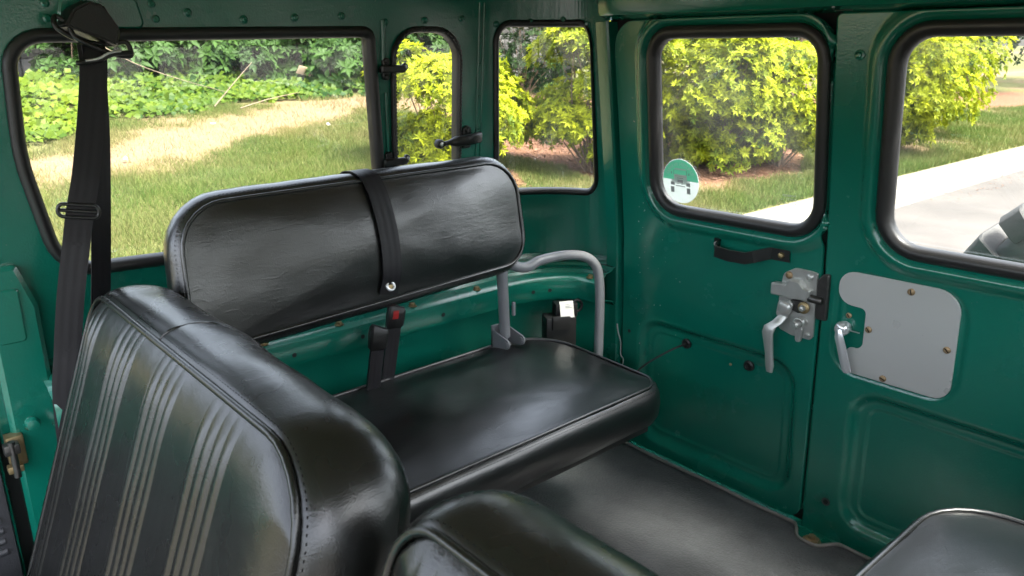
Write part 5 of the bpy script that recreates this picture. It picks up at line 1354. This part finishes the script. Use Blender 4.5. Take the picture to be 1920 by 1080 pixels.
# ivy: broad leaves in a mat
def ivy():
    n = 44000; x = rng.uniform(-14.7, -8.6, n); y = rng.uniform(-1.5, 13, n); k = ivy_in(x, y)
    k &= mulch(x, y) < .4
    k &= (fbm(x, y, 1.1, 77) + .25 * sst(0, 1.5, soilx(y) - .75 - x)) > .40
    x = x[k]; y = y[k]; n = len(x)
    dep = np.clip(soilx(y) - .75 - x, 0, 2.0); hh = (0.05 + .13 * dep) * (.35 + 1.3 * fbm(x, y, 1.6, 15)); z = gz_(x, y) + hh * rng.uniform(.5, 1.0, n) + .02
    P = np.stack([x, y, z], 1); Nn = unit(np.array([.55, -.25, .75]) + rng.normal(0, .35, (n, 3))); D = unit(np.cross(Nn, rng.normal(size=(n, 3))))
    tone = np.clip(.25 + .9 * (fbm(x, y, .9, 19) - .35) * (1.2 - .35 * dep) + rng.normal(0, .16, n) + .25 * (y < 3.6), 0, 1)
    L = rng.uniform(.055, .125, n)
    V, F, T = leaves(P, D, Nn, L, L * .95, .06, tone, .12)
    o = obj('ivy', np_mesh('ivy', V, F, T), 'ivy_leaf', None, ang=0, smooth=False); tag(o, 'mat of broad green ground ivy below the wall', kind='stuff')
ivy()
# a few yellow flowers standing in the ivy
# grass
def grass():
    parts = []
    def field(n, x0, x1, y0, y1, hmin, hmax, wd):
        x = rng.uniform(x0, x1, n); y = rng.uniform(y0, y1, n)
        s = soil(x, y); m = mulch(x, y); dens = 1 - .93 * sst(.25, .75, s)
        k = (rng.random(n) < dens * (.45 + .8 * fbm(x, y, 1.7, 51))) & (m < .35 + .3 * rng.random(n)) & ~(ivy_in(x, y) & (rng.random(n) < .85)) & (x < KX - .03)
        x = x[k]; y = y[k]; s = s[k]; n = len(x); z = gz_(x, y)
        clump = fbm(x, y, 3.2, 61)
        h = rng.uniform(hmin, hmax, n) * (.55 + .95 * clump); a = rng.uniform(0, 6.283, n); b = rng.uniform(0, 6.283, n); lean_ = h * rng.uniform(.15, .9, n)
        w_ = wd * rng.uniform(.7, 1.3, n)
        B0 = np.stack([x - np.cos(a) * w_, y - np.sin(a) * w_, z - .004], 1); B1 = np.stack([x + np.cos(a) * w_, y + np.sin(a) * w_, z - .004], 1)
        T_ = np.stack([x + np.cos(b) * lean_, y + np.sin(b) * lean_, z + h], 1)
        V = np.stack([B0, B1, T_], 1).reshape(-1, 3); F = np.arange(3 * n).reshape(-1, 3)
        tone = np.clip(.24 + .75 * s + 1.0 * (fbm(x, y, .9, 71) - .42) + rng.normal(0, .20, n), 0, 1)
        parts.append((V, F, np.repeat(tone, 3)))
    field(400000, -11.9, -4.6, 0.6, 8.0, .035, .075, .0030)
    field(60000, -12.5, -9.0, 6.0, 11, .05, .11, .005)
    field(90000, -6.4, -4.5, 6.5, 14, .05, .11, .0045)
    field(60000, -8.5, -4.5, 13, 24, .06, .12, .006)
    V, F, T = join(parts)
    o = obj('grass', np_mesh('grass', V, F, T), 'grass_blade', None, ang=0, smooth=False); tag(o, 'short green and straw grass blades of the lawn', kind='stuff')
grass()
# mulch chips
def chips():
    n = 26000; x = rng.uniform(-10, -4.6, n); y = rng.uniform(4.5, 15, n); k = mulch(x, y) > .5; x = x[k]; y = y[k]; n = len(x)
    z = gz_(x, y) + rng.uniform(.002, .022, n); P = np.stack([x, y, z], 1); D = unit(rng.normal(size=(n, 3)) * np.array([1, 1, .25])); Nn = unit(np.array([0, 0, 1.]) + rng.normal(0, .3, (n, 3)))
    L = rng.uniform(.03, .09, n); V, F, T = leaves(P, D, Nn, L, L * .28, .02, np.zeros(n), 0)
    o = obj('mulch_chips', np_mesh('mulch_chips', V, F), 'mulch_chip', None, ang=0, smooth=False); tag(o, 'brown bark mulch chips under the shrubs', kind='stuff')
chips()
# ------------------------------------------------------------------ small things outside
def twig_thing(nm, label, pts, r, mt, cat):
    o = tube(nm, catmull(pts, 6), lambda q: r * (1 - .6 * q), mt, None, 6); tag(o, label, cat); return o
def gp_(x, y, dz): p = G(x, y); return Vector((p[0], p[1], p[2] + dz))
twig_thing('fallen_branch', 'long bare branch lying on the ivy right of the seat belt', [gp_(-12.2, 3.0, .95), gp_(-12.1, 3.5, .62), gp_(-12.0, 4.1, .38), gp_(-11.8, 4.7, .22)], .009, 'twig', 'branch')
twig_thing('fallen_branch', 'thin forked twig rising out of the ivy', [gp_(-11.6, 4.4, .05), gp_(-11.8, 4.8, .35), gp_(-12.0, 5.2, .62)], .010, 'twig', 'branch')
twig_thing('fallen_branch', 'short pale twig at the front edge of the ivy', [gp_(-11.4, 4.7, .06), gp_(-11.5, 5.2, .16), gp_(-11.7, 5.8, .20)], .009, 'twig', 'branch')
twig_thing('fallen_branch', 'grey stick lying on the mulch under the large glossy shrub', [gp_(-6.9, 8.55, .05), gp_(-6.6, 8.8, .06), gp_(-6.3, 9.05, .05)], .018, 'twig', 'branch')
twig_thing('garden_hose', 'thin yellow hose curling on the mulch', [gp_(-6.45, 8.45, .03), gp_(-6.15, 8.75, .03), gp_(-5.95, 8.95, .03), gp_(-5.72, 8.80, .03), gp_(-5.60, 8.85, .03), gp_(-5.66, 9.1, .03), gp_(-5.85, 9.35, .04), gp_(-5.75, 9.55, .04)], .012, 'hose_yellow', 'hose')
bm = bmesh.new(); bmesh.ops.create_icosphere(bm, subdivisions=3, radius=.16)
for v in bm.verts: v.co = Vector((v.co.x * 1.2, v.co.y, v.co.z * .75)) * (1 + .35 * mnoise.noise(v.co * 9))
o = obj('rock', bm_mesh('rock', bm), 'rock', None, ang=30); o.location = gp_(-6.55, 9.15, .08); tag(o, 'dark rock under the large glossy shrub', 'rock')
o = box('cardboard_piece', (-.20, -.006, -.075), (.20, .006, .075), 'cardboard', None, .003); o.location = gp_(-13.3, 6.75, .36); o.rotation_euler = (R(28), R(12), R(110)); tag(o, 'torn tan cardboard lying in the ivy', 'cardboard')
bm = bmesh.new()
for i in range(6): 
    a = 2 * math.pi * i / 6; bm.verts.new((.035 * math.cos(a), .022 * math.sin(a), .008 * math.cos(2 * a)))
bm.verts.ensure_lookup_table(); bm.faces.new(bm.verts[:]); r_ = bmesh.ops.extrude_face_region(bm, geom=bm.faces[:])
for v in r_['geom']:
    if isinstance(v, bmesh.types.BMVert): v.co.z += .004
pm = bm_mesh('petal', bm)
for i, (x, y) in enumerate(((-9.9, 5.3), (-9.2, 5.9), (-8.6, 6.1), (-8.9, 6.35), (-9.6, 6.6), (-8.2, 6.0), (-10.4, 3.9), (-9.0, 2.4))):
    o = obj('fallen_petal', pm, 'petal', None, ang=0); o.location = gp_(x, y, .05); o.rotation_euler = (.3 * math.sin(i * 3), .3 * math.cos(i * 5), i * 1.3); tag(o, 'small white petal lying on the grass', 'petal', 'white petals on the lawn')
